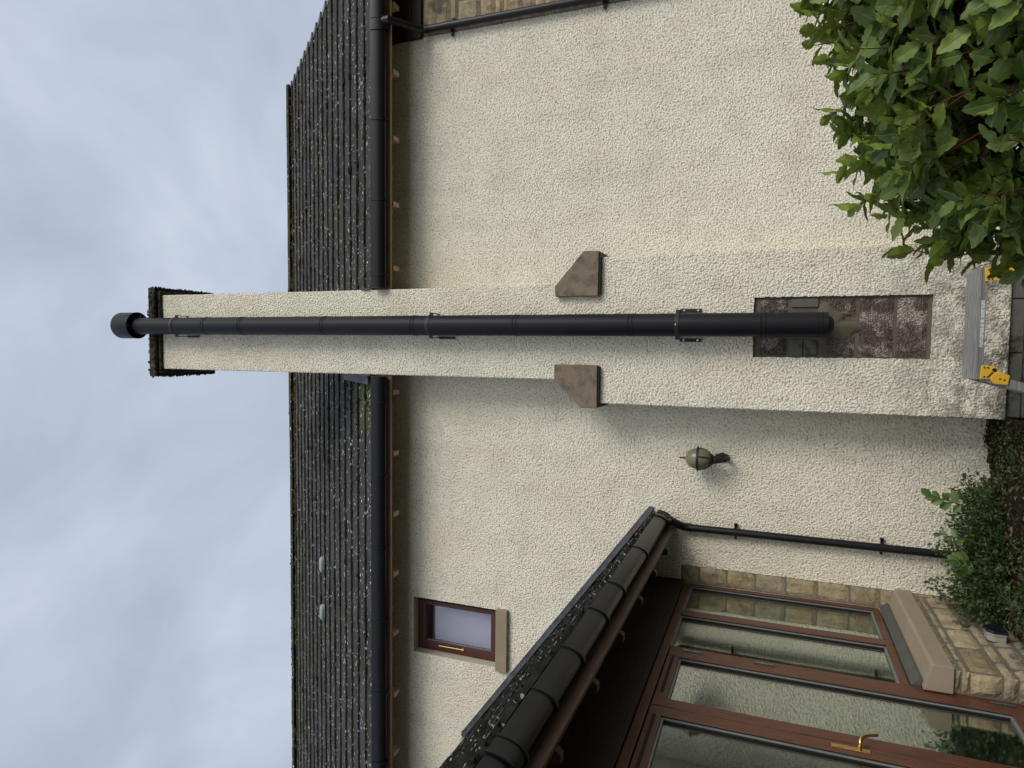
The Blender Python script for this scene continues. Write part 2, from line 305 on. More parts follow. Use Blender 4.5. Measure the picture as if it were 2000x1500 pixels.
# ---------------------------------------------------------------- mesh helpers
class MB:
    def __init__(s): s.v = []; s.f = []; s.c = []
    def add(s, vs, fs, col=None):
        b = len(s.v); s.v += [tuple(p) for p in vs]; s.f += [tuple(i+b for i in f) for f in fs]
        s.c += [col or (0.5, 0.5, 0.5)]*len(vs)
    def box(s, x0, x1, y0, y1, z0, z1, col=None):
        s.add([(x, y, z) for z in (z0, z1) for y in (y0, y1) for x in (x0, x1)],
              [(0, 2, 3, 1), (4, 5, 7, 6), (0, 1, 5, 4), (2, 6, 7, 3), (0, 4, 6, 2), (1, 3, 7, 5)], col)
    def obox(s, o, ax, ay, az, col=None):   # box from corner o and three edge vectors
        o, ax, ay, az = map(Vector, (o, ax, ay, az))
        s.add([o+ax*i+ay*j+az*l_ for l_ in (0, 1) for j in (0, 1) for i in (0, 1)],
              [(0, 2, 3, 1), (4, 5, 7, 6), (0, 1, 5, 4), (2, 6, 7, 3), (0, 4, 6, 2), (1, 3, 7, 5)], col)
    def prism(s, pts, d, col=None):         # closed polygon (3D points) swept along d
        n = len(pts); d = Vector(d); a = [Vector(p) for p in pts]
        s.add(a+[p+d for p in a], [tuple(range(n))[::-1], tuple(range(n, 2*n))]+[(i, (i+1) % n, (i+1) % n+n, i+n) for i in range(n)], col)
    def tube(s, pts, r, seg=16, caps=True, col=None):
        pts = [Vector(p) for p in pts]; n = len(pts)
        rs = r if isinstance(r, (list, tuple)) else [r]*n
        t = (pts[1]-pts[0]).normalized(); up = Vector((0, 0, 1)) if abs(t.z) < 0.9 else Vector((1, 0, 0))
        a = t.cross(up).normalized(); vs = []; fs = []
        for i in range(n):
            if 0 < i < n-1: tt = ((pts[i]-pts[i-1]).normalized()+(pts[i+1]-pts[i]).normalized()).normalized()
            elif i == 0: tt = t
            else: tt = (pts[i]-pts[i-1]).normalized()
            a = (a-tt*a.dot(tt)).normalized(); b = tt.cross(a)
            for q in range(seg):
                th = 2*PI*q/seg; vs.append(pts[i]+(a*math.cos(th)+b*math.sin(th))*rs[i])
        for i in range(n-1):
            for q in range(seg): fs.append((i*seg+q, i*seg+(q+1) % seg, (i+1)*seg+(q+1) % seg, (i+1)*seg+q))
        if caps: fs += [tuple(range(seg))[::-1], tuple(range((n-1)*seg, n*seg))]
        s.add(vs, fs, col)
    def lathe(s, prof, cx, cy, seg=40, col=None, caps=True):   # prof: (r, z)
        vs = [(cx+r*math.cos(2*PI*q/seg), cy+r*math.sin(2*PI*q/seg), z) for r, z in prof for q in range(seg)]
        n = len(prof); fs = [(i*seg+q, i*seg+(q+1) % seg, (i+1)*seg+(q+1) % seg, (i+1)*seg+q) for i in range(n-1) for q in range(seg)]
        if caps: fs += [tuple(range(seg))[::-1], tuple(range((n-1)*seg, n*seg))]
        s.add(vs, fs, col)
    def blob(s, c, r, sub=1, jit=0.25, col=None):
        bm = bmesh.new(); bmesh.ops.create_icosphere(bm, subdivisions=sub, radius=1)
        vs = [Vector((v.co.x*r[0], v.co.y*r[1], v.co.z*r[2]))*(1+random.uniform(-jit, jit))+Vector(c) for v in bm.verts]
        fs = [tuple(v.index for v in f.verts) for f in bm.faces]; bm.free(); s.add(vs, fs, col)
    def build(s, name, mat, parent=None, smooth=False, bevel=0.0, bseg=2, autosm=None):
        me = bpy.data.meshes.new(name); me.from_pydata(s.v, [], s.f); me.update()
        a = me.color_attributes.new('tint', 'FLOAT_COLOR', 'POINT')
        a.data.foreach_set('color', [q for c in s.c for q in (*c, 1.0)])
        o = bpy.data.objects.new(name, me); C.objects.link(o); me.materials.append(mat)
        if parent: link_to(o, parent)
        bm = bmesh.new(); bm.from_mesh(me); bmesh.ops.recalc_face_normals(bm, faces=bm.faces); bm.to_mesh(me); bm.free()
        if smooth: me.polygons.foreach_set('use_smooth', [True]*len(me.polygons))
        if bevel:
            b = o.modifiers.new('bevel', 'BEVEL'); b.width = bevel; b.segments = bseg; b.limit_method = 'ANGLE'; b.angle_limit = math.radians(40)
        if autosm: me.set_sharp_from_angle(angle=math.radians(autosm))
        return o
def wl(o): return Vector(o['wl']) if 'wl' in o else Vector((0, 0, 0))
WORLD = {}
def link_to(o, p):
    o.parent = p; o.location = -WORLD.get(p.name, Vector((0, 0, 0)))
def thing(name, label, cat, loc=(0, 0, 0), group=None):
    o = bpy.data.objects.new(name, None); C.objects.link(o); o.location = loc; WORLD[o.name] = Vector(loc); o.empty_display_size = 0.2
    return tag(o, label, cat, group)
def tag(o, label, cat, group=None):
    o['label'] = label; o['category'] = cat
    if group: o['group'] = group
    return o
def struct(o, kind='structure'):
    o['kind'] = kind; return o

def grid_mesh(name, P, mat, parent=None, smooth=True, holes=None):
    """P: array (n, m, 3) of points"""
    n, m_ = P.shape[:2]
    idx = np.arange(n*m_).reshape(n, m_)
    q = np.stack([idx[:-1, :-1], idx[1:, :-1], idx[1:, 1:], idx[:-1, 1:]], -1).reshape(-1, 4)
    if holes is not None: q = q[~holes.reshape(-1)]
    me = bpy.data.meshes.new(name); me.vertices.add(n*m_); me.vertices.foreach_set('co', P.reshape(-1).astype(np.float32))
    me.loops.add(q.size); me.loops.foreach_set('vertex_index', q.reshape(-1).astype(np.int32))
    me.polygons.add(len(q)); me.polygons.foreach_set('loop_start', np.arange(0, q.size, 4, dtype=np.int32)); me.polygons.foreach_set('loop_total', np.full(len(q), 4, dtype=np.int32))
    me.update(); me.validate()
    if smooth: me.polygons.foreach_set('use_smooth', [True]*len(me.polygons))
    o = bpy.data.objects.new(name, me); C.objects.link(o); me.materials.append(mat)
    if parent: link_to(o, parent)
    return o

HT = RNG.random((512, 512, 4))
def harl_h(u, v):
    """height 0..1 of dashed render: overlapping pebbles on a ~2.5 cm jittered grid plus soft unevenness"""
    s_ = 1/0.0158; U = u*s_+1000; V = v*s_+1000; iu = np.floor(U).astype(int); iv = np.floor(V).astype(int); h = np.zeros_like(u)
    for a in (-1, 0, 1):
        for b in (-1, 0, 1):
            r_ = HT[(iu+a) % 512, (iv+b) % 512]
            dx = U-(iu+a+r_[..., 0]); dy = V-(iv+b+r_[..., 1]); ang = r_[..., 3]*3.14
            ca, sa = np.cos(ang), np.sin(ang); p = dx*ca+dy*sa; q = (-dx*sa+dy*ca)*1.2
            d2 = p*p+q*q; h = np.maximum(h, (0.45+0.55*r_[..., 2])*np.sqrt(np.clip(1-d2/0.42, 0, 1)))
    return h
class Panels:
    """displaced render patches collected into one mesh; each patch has origin o, axes a (length la), b (length lb), outward normal n"""
    def __init__(s): s.V = []; s.Q = []; s.n = 0; s.H = []
    def patch(s, o, a, la, b, lb, n, amp=0.0082, base=0.003, res=0.0053, uv=(0, 0), edge=(0, 0, 0, 0), jit=0.004):
        nu, nv = max(1, int(round(la/res))), max(1, int(round(lb/res))); u = np.linspace(0, la, nu+1); v = np.linspace(0, lb, nv+1)
        U, W = np.meshgrid(u, v, indexing='ij'); h = harl_h(U+uv[0], W+uv[1])
        h += 0.35*np.sin((U+uv[0])*5.1+np.sin((W+uv[1])*3.3)*1.7)*np.sin((W+uv[1])*4.3)*0.5
        Hh = h*amp-base; dU = np.zeros_like(U)
        if edge[0]: dU[0, :] += jit*(h[0, :]-0.5)*-1; Hh[0, :] = -0.004
        if edge[1]: dU[-1, :] += jit*(h[-1, :]-0.5); Hh[-1, :] = -0.004
        P = np.array(o)[None, None]+np.array(a)*(U+dU)[..., None]+np.array(b)*W[..., None]+np.array(n)*Hh[..., None]
        idx = np.arange((nu+1)*(nv+1)).reshape(nu+1, nv+1)+s.n
        s.Q.append(np.stack([idx[:-1, :-1], idx[1:, :-1], idx[1:, 1:], idx[:-1, 1:]], -1).reshape(-1, 4)); s.V.append(P.reshape(-1, 3)); s.H.append(harl_h(U+uv[0], W+uv[1]).reshape(-1) if res < 0.03 else np.full(U.size, 0.6)); s.n += P.shape[0]*P.shape[1]
    def build(s, name, mat, parent):
        V = np.concatenate(s.V).astype(np.float32); Q = np.concatenate(s.Q).astype(np.int32)
        me = bpy.data.meshes.new(name); me.vertices.add(len(V)); me.vertices.foreach_set('co', V.reshape(-1)); me.loops.add(Q.size); me.loops.foreach_set('vertex_index', Q.reshape(-1))
        me.polygons.add(len(Q)); me.polygons.foreach_set('loop_start', np.arange(0, Q.size, 4, dtype=np.int32)); me.polygons.foreach_set('loop_total', np.full(len(Q), 4, dtype=np.int32)); me.update()
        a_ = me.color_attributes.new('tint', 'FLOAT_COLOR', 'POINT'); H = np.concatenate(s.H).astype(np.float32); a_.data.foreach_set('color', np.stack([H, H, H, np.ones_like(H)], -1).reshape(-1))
        me.polygons.foreach_set('use_smooth', [True]*len(Q)); o = bpy.data.objects.new(name, me); C.objects.link(o); me.materials.append(mat)
        if parent: link_to(o, parent)
        return o
# ---------------------------------------------------------------- ground (setting)
g = MB(); g.add([(-400, -400, -1.9), (400, -400, -1.9), (400, 400, -1.9), (-400, 400, -1.9)], [(0, 1, 2, 3)])
struct(g.build('ground', M_ground))
# planting bed: rough soil
nx, ny = 90, 60
xs = np.linspace(-2.05, -0.5, nx); ys = np.linspace(-1.9, -0.01, ny)
XX, YY = np.meshgrid(xs, ys, indexing='ij')
ZZ = -1.70+0.04*(YY+0.5)+0.025*np.sin(XX*7+YY*5)+RNG.normal(0, 0.008, XX.shape)
ZZ[:, 0] = -1.9; ZZ[0, :] -= 0.0
soil = grid_mesh('soil_bed', np.stack([XX, YY, ZZ], -1), M_soil); struct(soil)

# ---------------------------------------------------------------- house
EY, EZ, PIT = -0.40, 3.95, 1.1       # eave line of the main roof, slope (tan)
XR = 4.60; XL = -9.0; RIDGE_Y = 3.42
SX0, SX1 = -0.302, 0.596
house = thing('house', 'cream rendered house with dark tiled roof, brown window and stone corner', 'house', (0, 0, -1.9))
# rendered wall as faces round the window opening
WX0, WX1, WZ0, WZ1 = -3.455, -2.822, 2.68, 3.70
def wall_front(mb, x0, x1, z0, z1, hx0, hx1, hz0, hz1, y):
    def q(a, b, c_, d): 
        if b > a and d > c_: mb.add([(a, y, c_), (b, y, c_), (b, y, d), (a, y, d)], [(0, 1, 2, 3)])
    q(x0, hx0, z0, z1); q(hx1, x1, z0, z1); q(hx0, hx1, z0, hz0); q(hx0, hx1, hz1, z1)
pn_ = Panels()
def wp(x0, x1, z0, z1, res=0.0053): pn_.patch((x0, 0, z0), (1, 0, 0), x1-x0, (0, 0, 1), z1-z0, (0, -1, 0), uv=(x0, z0), res=res)
wp(-5.1, WX0, 0.76, 3.70); wp(WX0, WX1, 0.76, WZ0); wp(WX1, -0.3, 0.76, 3.70); wp(0.6, 3.315, 0.76, 3.70); wp(-2.075, -0.5, -1.9, 0.76); wp(0.83, 3.315, -1.9, 0.76)
wp(-5.1, -0.3, 3.70, 4.15, 0.012); wp(0.6, 3.315, 3.70, 4.15, 0.012); wp(XL, -5.1, 0.76, 4.15, 0.06); wp(XL, -2.245, -1.9, 0.76, 0.2); wp(-0.5, -0.3, 0.76, 1.6)
wp(0.6, 0.83, 0.76, 0.7601)
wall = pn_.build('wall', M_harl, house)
r_ = MB(); D = 0.125
r_.add([(WX0, 0, WZ0), (WX0, D, WZ0), (WX0, D, WZ1), (WX0, 0, WZ1)], [(0, 1, 2, 3)])
r_.add([(WX1, 0, WZ0), (WX1, D, WZ0), (WX1, D, WZ1), (WX1, 0, WZ1)], [(0, 1, 2, 3)])
r_.add([(WX0, 0, WZ1), (WX1, 0, WZ1), (WX1, D, WZ1), (WX0, D, WZ1)], [(0, 1, 2, 3)])
r_.box(WX0, WX1, 0.0, D, WZ0-0.02, WZ0)
r_.build('window_reveal', M_smooth, house)
# back body of the house so that it is solid from other sides
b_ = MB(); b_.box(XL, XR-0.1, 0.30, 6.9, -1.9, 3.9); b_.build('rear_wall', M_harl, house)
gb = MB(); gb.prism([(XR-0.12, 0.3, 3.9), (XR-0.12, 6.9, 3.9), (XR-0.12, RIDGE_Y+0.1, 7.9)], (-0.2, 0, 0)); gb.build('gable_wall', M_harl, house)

def stones(mb, rows, u0, u1, wmin, wmax, fn, gap=0.008, depth=0.022, rough=0.007, widths=None):
    for r in range(len(rows)-1):
        z0, z1 = rows[r]+gap/2, rows[r+1]-gap/2; u = u0-(random.uniform(0, wmin) if widths is None else 0)
        first = True
        while u < u1-0.02:
            wd = random.uniform(wmin, wmax) if widths is None else widths
            a, b = max(u, u0)+gap/2, min(u+wd, u1)-gap/2; u += wd
            if b-a < 0.02: continue
            nu, nv = max(3, int((b-a)/0.035)), max(3, int((z1-z0)/0.035)); vs = []; fs = []
            tint = (random.random(), random.random(), random.random())
            for j in range(nv+1):
                for i in range(nu+1):
                    s_, t_ = i/nu, j/nv; e_ = min(s_, 1-s_)*(b-a); f_ = min(t_, 1-t_)*(z1-z0); ed = min(e_, f_)
                    dd = depth*min(1, ed/0.022)**0.6+random.uniform(-rough, rough)*(ed > 0)
                    cu = (random.uniform(-1, 1)*0.003 if ed == 0 else 0)
                    vs.append(fn(a+(b-a)*s_+cu, z0+(z1-z0)*t_+cu, dd))
            for j in range(nv):
                for i in range(nu): fs.append((j*(nu+1)+i, j*(nu+1)+i+1, (j+1)*(nu+1)+i+1, (j+1)*(nu+1)+i))
            mb.add(vs, fs, tint)
# stone wall at the right of the render
rows = [-1.9]
while rows[-1] < 3.55: rows.append(rows[-1]+random.choice([0.10, 0.17, 0.20, 0.26]))
rows = [z for z in rows if z < 2.38]+[2.46, 2.666, 2.757, 2.924, 3.177, 3.267, 3.443, 3.60]
sm = MB(); stones(sm, rows, 3.32, XR-0.1, 0.25, 0.55, lambda u, z, d: (u, -d+0.004, z))
sw = sm.build('stone_wall', M_stone, house, smooth=False)
bk = MB(); bk.box(3.316, XR-0.1, 0.002, 0.3, -1.9, 3.6); bk.build('mortar', M_smort, sw)
# exposed stone strip between render and porch frame
srow = [-1.9, -1.66, -1.42, -1.18, -0.935, -0.70, -0.44, -0.175, 0.085, 0.34, 0.59, 0.76]
sm = MB(); stones(sm, srow, -2.245, -2.072, 0.4, 0.4, lambda u, z, d: (u, -d*0.8+0.003, z), gap=0.005, depth=0.018, rough=0.004, widths=0.4)
sq = sm.build('quoin_strip', M_stone, house); sq['label'] = 'single column of sandstone blocks beside the glazed porch frame'
bk = MB(); bk.box(-2.245, -2.075, 0.001, 0.2, -1.9, 0.76); bk.build('mortar', M_smort, sq)

# dark timber box at the corner under the eave
b = MB(); b.box(3.30, XR, -0.03, 0.2, 3.60, 4.1); b.box(3.30, XR, -0.045, -0.03, 3.60, 3.66); b.box(3.30, XR, -0.045, -0.03, 3.72, 3.74)
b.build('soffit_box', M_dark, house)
# fascia, soffit sheathing
b = MB(); b.box(XL, -0.31, -0.365, -0.338, 3.772, 3.97); b.box(0.60, XR-0.02, -0.365, -0.338, 3.772, 3.97)
b.build('fascia', M_fascia, house, bevel=0.004)
b = MB()
for x0, x1 in ((XL, -0.31), (0.60, XR-0.02)):
    b.add([(x0, -0.338, 3.955), (x1, -0.338, 3.955), (x1, 0.02, 4.35), (x0, 0.02, 4.35)], [(0, 1, 2, 3)])
    b.add([(x0, -0.338, 3.975), (x1, -0.338, 3.975), (x1, 0.02, 4.37), (x0, 0.02, 4.37)], [(0, 1, 2, 3)])
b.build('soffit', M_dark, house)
# projecting rafter ends, one mesh each (shared)
rmb = MB(); rmb.box(-0.026, 0.026, -0.305, -0.19, 3.776, 3.87)
rproto = rmb.build('rafter_end', M_rafter, house, bevel=0.003)
rx = [3.56, 2.876, 2.193, 1.508, 0.833, -0.496, -1.16, -1.825, -2.491, -3.158, -3.845, -4.522, -5.2]
for i, x in enumerate(rx):
    o = rproto if i == 0 else rproto.copy()
    if i: C.objects.link(o)
    o.parent = house; o.location = rproto.location if i else o.location
    o.location = (x, 0, 1.9); o['group'] = 'rafter ends under the main eave'

# main roof, 16 courses of flat tiles
GA = 0.34; cA = math.atan(PIT); uy, uz = math.cos(cA), math.sin(cA); ny_, nz_ = -math.sin(cA), math.cos(cA)
SL = (RIDGE_Y-EY)/uy
def roof_courses(n, x0, x1, fn, gauge, thick, tile_w, step=0.06, jag=0.007, rise=0.03):
    """fn(u, s, h): u along the eave, s up the slope, h above the plane"""
    mb = MB(); us = np.arange(x0, x1+step, step); us[-1] = x1
    for k_ in range(n):
        s0 = k_*gauge; s1 = s0+gauge+0.05; off = (k_ % 2)*tile_w/2
        prev = None; b0 = len(mb.v)
        vs = []; cols = []; fs = []
        wob = RNG.normal(0, 1, len(us)); wob = (wob+np.roll(wob, 1))/2
        for i, u in enumerate(us):
            ti = int((u-off+100)/tile_w); rr = random.Random(ti*31+k_*977+n)
            t = rr.random(); dz = rr.uniform(-0.004, 0.004)
            j = jag*wob[i]
            vs += [fn(u, s0+j, rise-thick+dz), fn(u, s0+j*0.6, rise+dz), fn(u, s1, rise*0.12+dz*0.3)]; cols += [(t, 0, 0)]*3
        m0 = len(us)
        for i in range(m0-1):
            a = i*3; c_ = a+3
            fs += [(a, c_, c_+1, a+1), (a+1, c_+1, c_+2, a+2)]
        fs += [(0, 1, 2), ((m0-1)*3, (m0-1)*3+2, (m0-1)*3+1)]
        base = len(mb.v); mb.v += vs; mb.c += cols; mb.f += [tuple(q+base for q in f) for f in fs]
    return mb
fnM = lambda u, s, h: (u, EY+s*uy+h*ny_, EZ+s*uz+h*nz_)
NC = int(SL/GA)+1
rmb = roof_courses(NC, XL, SX0-0.012, fnM, GA, 0.026, 0.33)
rb2 = roof_courses(NC, SX1+0.012, XR, fnM, GA, 0.026, 0.33); rmb.add(rb2.v, rb2.f); rmb.c[-len(rb2.v):] = rb2.c
rb3 = roof_courses(NC, SX0-0.012, SX1+0.012, lambda u, s, h: fnM(u, s, h) if s > 1.24 else fnM(u, 1.24+s*0.001, -0.01), GA, 0.026, 0.33); rmb.add(rb3.v, rb3.f); rmb.c[-len(rb3.v):] = rb3.c
roof = rmb.build('roof', M_tile, house)
ub = MB()
for xa_, xb_ in ((XL, SX0-0.012), (SX1+0.012, XR)): ub.add([fnM(xa_, 0.02, -0.005), fnM(xb_, 0.02, -0.005), fnM(xb_, SL, -0.005), fnM(xa_, SL, -0.005)], [(0, 1, 2, 3)])
ub.add([(XL, 2*RIDGE_Y-EY, EZ), (XR, 2*RIDGE_Y-EY, EZ), (XR, RIDGE_Y, EZ+SL*uz), (XL, RIDGE_Y, EZ+SL*uz)], [(0, 1, 2, 3)])
ub.build('roof_underlay', M_tile, roof)
# verge: pale cut ends of each course
vb = MB()
for k_ in range(NC):
    s0 = k_*GA-0.01
    vb.prism([fnM(XR-0.045, s0-0.004, -0.03), fnM(XR-0.045, s0-0.004, 0.045), fnM(XR-0.045, s0+GA-.006, 0.018), fnM(XR-0.045, s0+GA-.006, -0.03)], (0.075, 0, 0))
vb.build('verge', M_edge, roof)
# ridge tiles
Rz = EZ+SL*uz
for i in range(30):
    x0 = XR+0.02-0.45*(i+1)
    mb = MB(); prof = [(0.135*math.cos(t), 0.115*math.sin(t)) for t in [PI*j/8 for j in range(9)]]
    sc_ = random.uniform(0.97, 1.04); dz = random.uniform(-0.006, 0.006)
    pts = [(x0, RIDGE_Y+a*sc_, Rz-0.045+dz+b_2*sc_) for a, b_2 in prof]
    mb.prism(pts, (0.443, 0, 0)); mb.c = [(random.random(), 0, 0)]*len(mb.v); mb.build('ridge_tile', M_tile, roof)
# moss clumps on the lower tile edges and along the ridge
ms = MB()
for _ in range(2200):
    k_ = random.randrange(NC); u = random.uniform(-7, XR-0.05)
    if math.sin(u*2.3+k_*1.7)+random.gauss(0, 0.8) < 0.5 or (k_ < 5 and SX0-0.05 < u < SX1+0.05): continue
    r = random.uniform(0.012, 0.034); ms.blob(fnM(u, k_*GA-0.010, 0.014), (r*1.6, r, r*0.9), 1, 0.3)
ms.build('moss', M_moss, roof)['kind'] = 'stuff'
ms = MB()
for _ in range(220):
    u = random.uniform(-7.5, XR-0.2); r = random.uniform(0.012, 0.035)
    p = fnM(u, SL-random.uniform(0.06, 0.16), random.uniform(0.01, 0.04)); ms.blob(p, (r*1.6, r, r), 1, 0.3)
for _ in range(160):
    u = random.uniform(-7.5, XR-0.2); r = random.uniform(0.010, 0.022); ms.blob((u, RIDGE_Y+random.uniform(-.05, .02), Rz+0.065), (r*1.3, r, r), 1, 0.3)
for _ in range(60):
    u = random.uniform(-0.8, -0.36); k_ = random.randrange(0, 4); r = random.uniform(0.006, 0.016); ms.blob(fnM(u, k_*GA+random.uniform(0, .3), 0.02), (r*1.5, r, r*.7), 1, 0.3)
ms.build('ridge_moss', M_moss2, roof)['kind'] = 'stuff'
# low tile vents
for x, s_ in ((-3.19, 2.76), (-3.893, 2.745)):
    mb = MB(); seg = 20; vs = []; fs = []
    for j, (rr, hh) in enumerate([(1, 0.03), (1, 0.062), (0.93, 0.078), (0.72, 0.088), (0.001, 0.092)]):
        for q in range(seg):
            th = 2*PI*q/seg; cx_ = math.copysign(abs(math.cos(th))**0.6, math.cos(th)); sx_ = math.copysign(abs(math.sin(th))**0.7, math.sin(th))
            vs.append(fnM(x+0.115*rr*cx_, s_+0.06*rr*sx_, hh))
    for j in range(4):
        for q in range(seg): fs.append((j*seg+q, j*seg+(q+1) % seg, (j+1)*seg+(q+1) % seg, (j+1)*seg+q))
    mb.add(vs, fs); mb.build('roof_vent', M_vent, roof, smooth=True)

# casement window in the upper wall
FY = D-0.02
win = MB(); fw = 0.055
win.box(WX0, WX0+fw, FY, FY+0.07, WZ0, WZ1); win.box(WX1-fw, WX1, FY, FY+0.07, WZ0, WZ1)
win.box(WX0+fw, WX1-fw, FY, FY+0.07, WZ1-fw, WZ1); win.box(WX0+fw, WX1-fw, FY, FY+0.07, WZ0, WZ0+fw)
wf = win.build('window', M_wframe, house, bevel=0.004)
sx0, sx1, sz0, sz1 = WX0+fw+0.004, WX1-fw-0.004, WZ0+fw+0.004, WZ1-fw-0.004; sw_ = 0.05
sa = MB(); sa.box(sx0, sx0+sw_, FY-0.008, FY+0.05, sz0, sz1); sa.box(sx1-sw_, sx1, FY-0.008, FY+0.05, sz0, sz1)
sa.box(sx0+sw_, sx1-sw_, FY-0.008, FY+0.05, sz1-sw_, sz1); sa.box(sx0+sw_, sx1-sw_, FY-0.008, FY+0.05, sz0, sz0+sw_)
sa.build('sash', M_wframe, wf, bevel=0.004)
pn = MB(); pn.box(sx0+sw_-0.005, sx1-sw_+0.005, FY+0.02, FY+0.026, sz0+sw_-0.005, sz1-sw_+0.005); pn.build('pane', M_wglass, wf)
bd = MB(); a0, a1, c0, c1 = sx0+sw_, sx1-sw_, sz0+sw_, sz1-sw_
bd.box(a0, a0+0.008, FY+0.005, FY+0.019, c0, c1); bd.box(a0+0.008, a1, FY+0.005, FY+0.019, c0, c0+0.008); bd.build('glazing_bead', M_bead, wf)
bl = MB(); bl.box(WX0+0.02, WX1-0.02, FY+0.14, FY+0.145, WZ0, WZ1-0.12); bl.build('blind', M_blind, wf)
st = MB(); st.tube([(sx0+0.02, FY-0.022, 3.12), (sx0+0.018, FY-0.024, 3.42)], 0.006, 8); st.box(sx0+0.01, sx0+0.03, FY-0.024, FY-0.006, 3.11, 3.14); st.build('casement_stay', M_brass, wf)
sl = MB(); sl.box(-3.475, -2.80, -0.055, 0.125, 2.545, 2.676); sl.build('window_sill', M_sill, house, bevel=0.006)
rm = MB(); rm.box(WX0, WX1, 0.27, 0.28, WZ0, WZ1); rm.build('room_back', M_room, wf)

# ---------------------------------------------------------------- gutters
DEEP = 2.3
def half_round(mb, p0, p1, r, out_dir, t=0.003, seg=14):
    p0, p1 = Vector(p0), Vector(p1); o_ = Vector(out_dir); up = Vector((0, 0, 1))*DEEP
    prof = [o_*math.cos(a)*r+up*math.sin(a)*r for a in [PI+PI*j/seg for j in range(seg+1)]]
    prof_i = [v*((r-t)/r) for v in prof][::-1]
    pr = prof+prof_i
    mb.prism([p0+v for v in pr], p1-p0)
def gutter(name, label, p0, p1, r, outd, joints, unions, ends, locn):
    th_ = thing(name, label, 'gutter', locn, 'black gutters along the eaves')
    a = Vector(p0); d = (Vector(p1)-a); ln = d.length; d.normalize()
    mb = MB(); half_round(mb, p0, p1, r, outd); mb.build('channel', M_gut, th_, autosm=40, smooth=True)
    for s_ in joints:
        mb = MB(); half_round(mb, a+d*(s_-0.010), a+d*(s_+0.010), r+0.007, outd, 0.009); q = a+d*s_
        mb.obox(q-d*0.012+Vector(outd)*(-r-0.008)+Vector((0, 0, -0.02)), Vector(outd)*(-0.008)*1, d*0.024, (0, 0, 0.05))
        mb.build('bracket', M_gut, th_, autosm=40, smooth=True)
    for s_ in unions:
        mb = MB(); half_round(mb, a+d*(s_-0.06), a+d*(s_+0.06), r+0.005, outd, 0.006)
        half_round(mb, a+d*(s_-0.065), a+d*(s_-0.052), r+0.010, outd, 0.006); half_round(mb, a+d*(s_+0.052), a+d*(s_+0.065), r+0.010, outd, 0.006)
        mb.build('union', M_gut, th_, autosm=40, smooth=True)
    for s_ in ends:
        mb = MB(); q = a+d*s_; pr = [q+Vector(outd)*math.cos(t)*(r+0.005)+Vector((0, 0, DEEP))*math.sin(t)*(r+0.005) for t in [PI+PI*j/14 for j in range(15)]]
        mb.prism(pr, d*0.02); mb.build('stop_end', M_gut, th_)
    return th_
GY, GZ, GR = -0.432, 3.937, 0.064
def jj(xs, x0): return [abs(x-x0) for x in xs]
gr_ = gutter('gutter', 'black half round gutter right of the chimney under the tiled roof', (XR, GY, GZ), (0.61, GY, GZ), GR, (0, -1, 0),
       jj([2.342, 1.52, 0.745], XR), jj([3.30], XR), [XR-0.61-0.02], (2.6, GY, GZ))
gl_ = gutter('gutter', 'black half round gutter left of the chimney above the small window', (-0.32, GY, GZ), (XL, GY, GZ), GR, (0, -1, 0),
       jj([-0.595, -1.367, -2.149, -2.95, -3.742, -4.523, -5.3, -6.1], -0.32), [], [0.0], (-4, GY, GZ))
PG = (-1.622, -0.02, 0.985)
DEEP = 1.9
gp_ = gutter('gutter', 'black gutter with ribbed clips running along the low porch eave', (PG[0], -0.03, PG[2]), (PG[0], -6.2, PG[2]), 0.060, (1, 0, 0),
       [1.27, 2.13, 2.62, 3.18, 3.9-0.25, 4.9, 5.6], [0.16, 4.12], [0.0], (PG[0], -3, PG[2]))

# downpipes
dp = thing('drainpipe', 'thin black drainpipe with swan neck falling from the porch gutter', 'drainpipe', (-1.69, -0.07, -1.7), 'black drainpipes on the wall')
mb = MB(); pts = [(-1.615, -0.17, 0.925), (-1.615, -0.17, 0.865), (-1.625, -0.155, 0.83), (-1.675, -0.085, 0.765), (-1.688, -0.068, 0.73), (-1.69, -0.068, 0.66)]
mb.tube(pts, [0.04, 0.038, 0.037, 0.037, 0.038, 0.04], 20); mb.tube([(-1.615, -0.17, 0.87), (-1.615, -0.17, 0.835)], 0.043, 20); mb.build('swan_neck', M_pipe, dp, smooth=True, autosm=35)
mb = MB(); mb.tube([(-1.69, -0.068, 0.69), (-1.695, -0.068, -1.72)], 0.034, 24); mb.build('pipe', M_pipe, dp, smooth=True, autosm=35)
for z in (0.27, -0.93):
    mb = MB(); mb.tube([(-1.692, -0.068, z-0.012), (-1.692, -0.068, z+0.012)], 0.038, 24); mb.box(-1.692, -1.62, -0.05, -0.035, z-0.012, z+0.012); mb.box(-1.635, -1.62, -0.05, 0.0, z-0.014, z+0.014)
    mb.box(-1.762, -1.70, -0.03, -0.0, z-0.01, z+0.01); mb.build('clip', M_pipe, dp)
dp = thing('drainpipe', 'black drainpipe at the corner where the render meets the stone wall', 'drainpipe', (3.36, -0.07, -1.9), 'black drainpipes on the wall')
mb = MB(); mb.tube([(3.335, GY, 3.85), (3.335, GY, 3.74)], 0.047, 20); mb.tube([(3.335, GY, 3.79), (3.335, GY, 3.78)], 0.05, 20); mb.tube([(3.335, GY, 3.76), (3.335, GY+0.01, 3.735), (3.35, -0.13, 3.585), (3.36, -0.075, 3.545), (3.36, -0.07, 3.49)], [0.043, 0.036, 0.036, 0.038, 0.042], 20)
mb.build('offset_bend', M_pipe, dp, smooth=True, autosm=35)
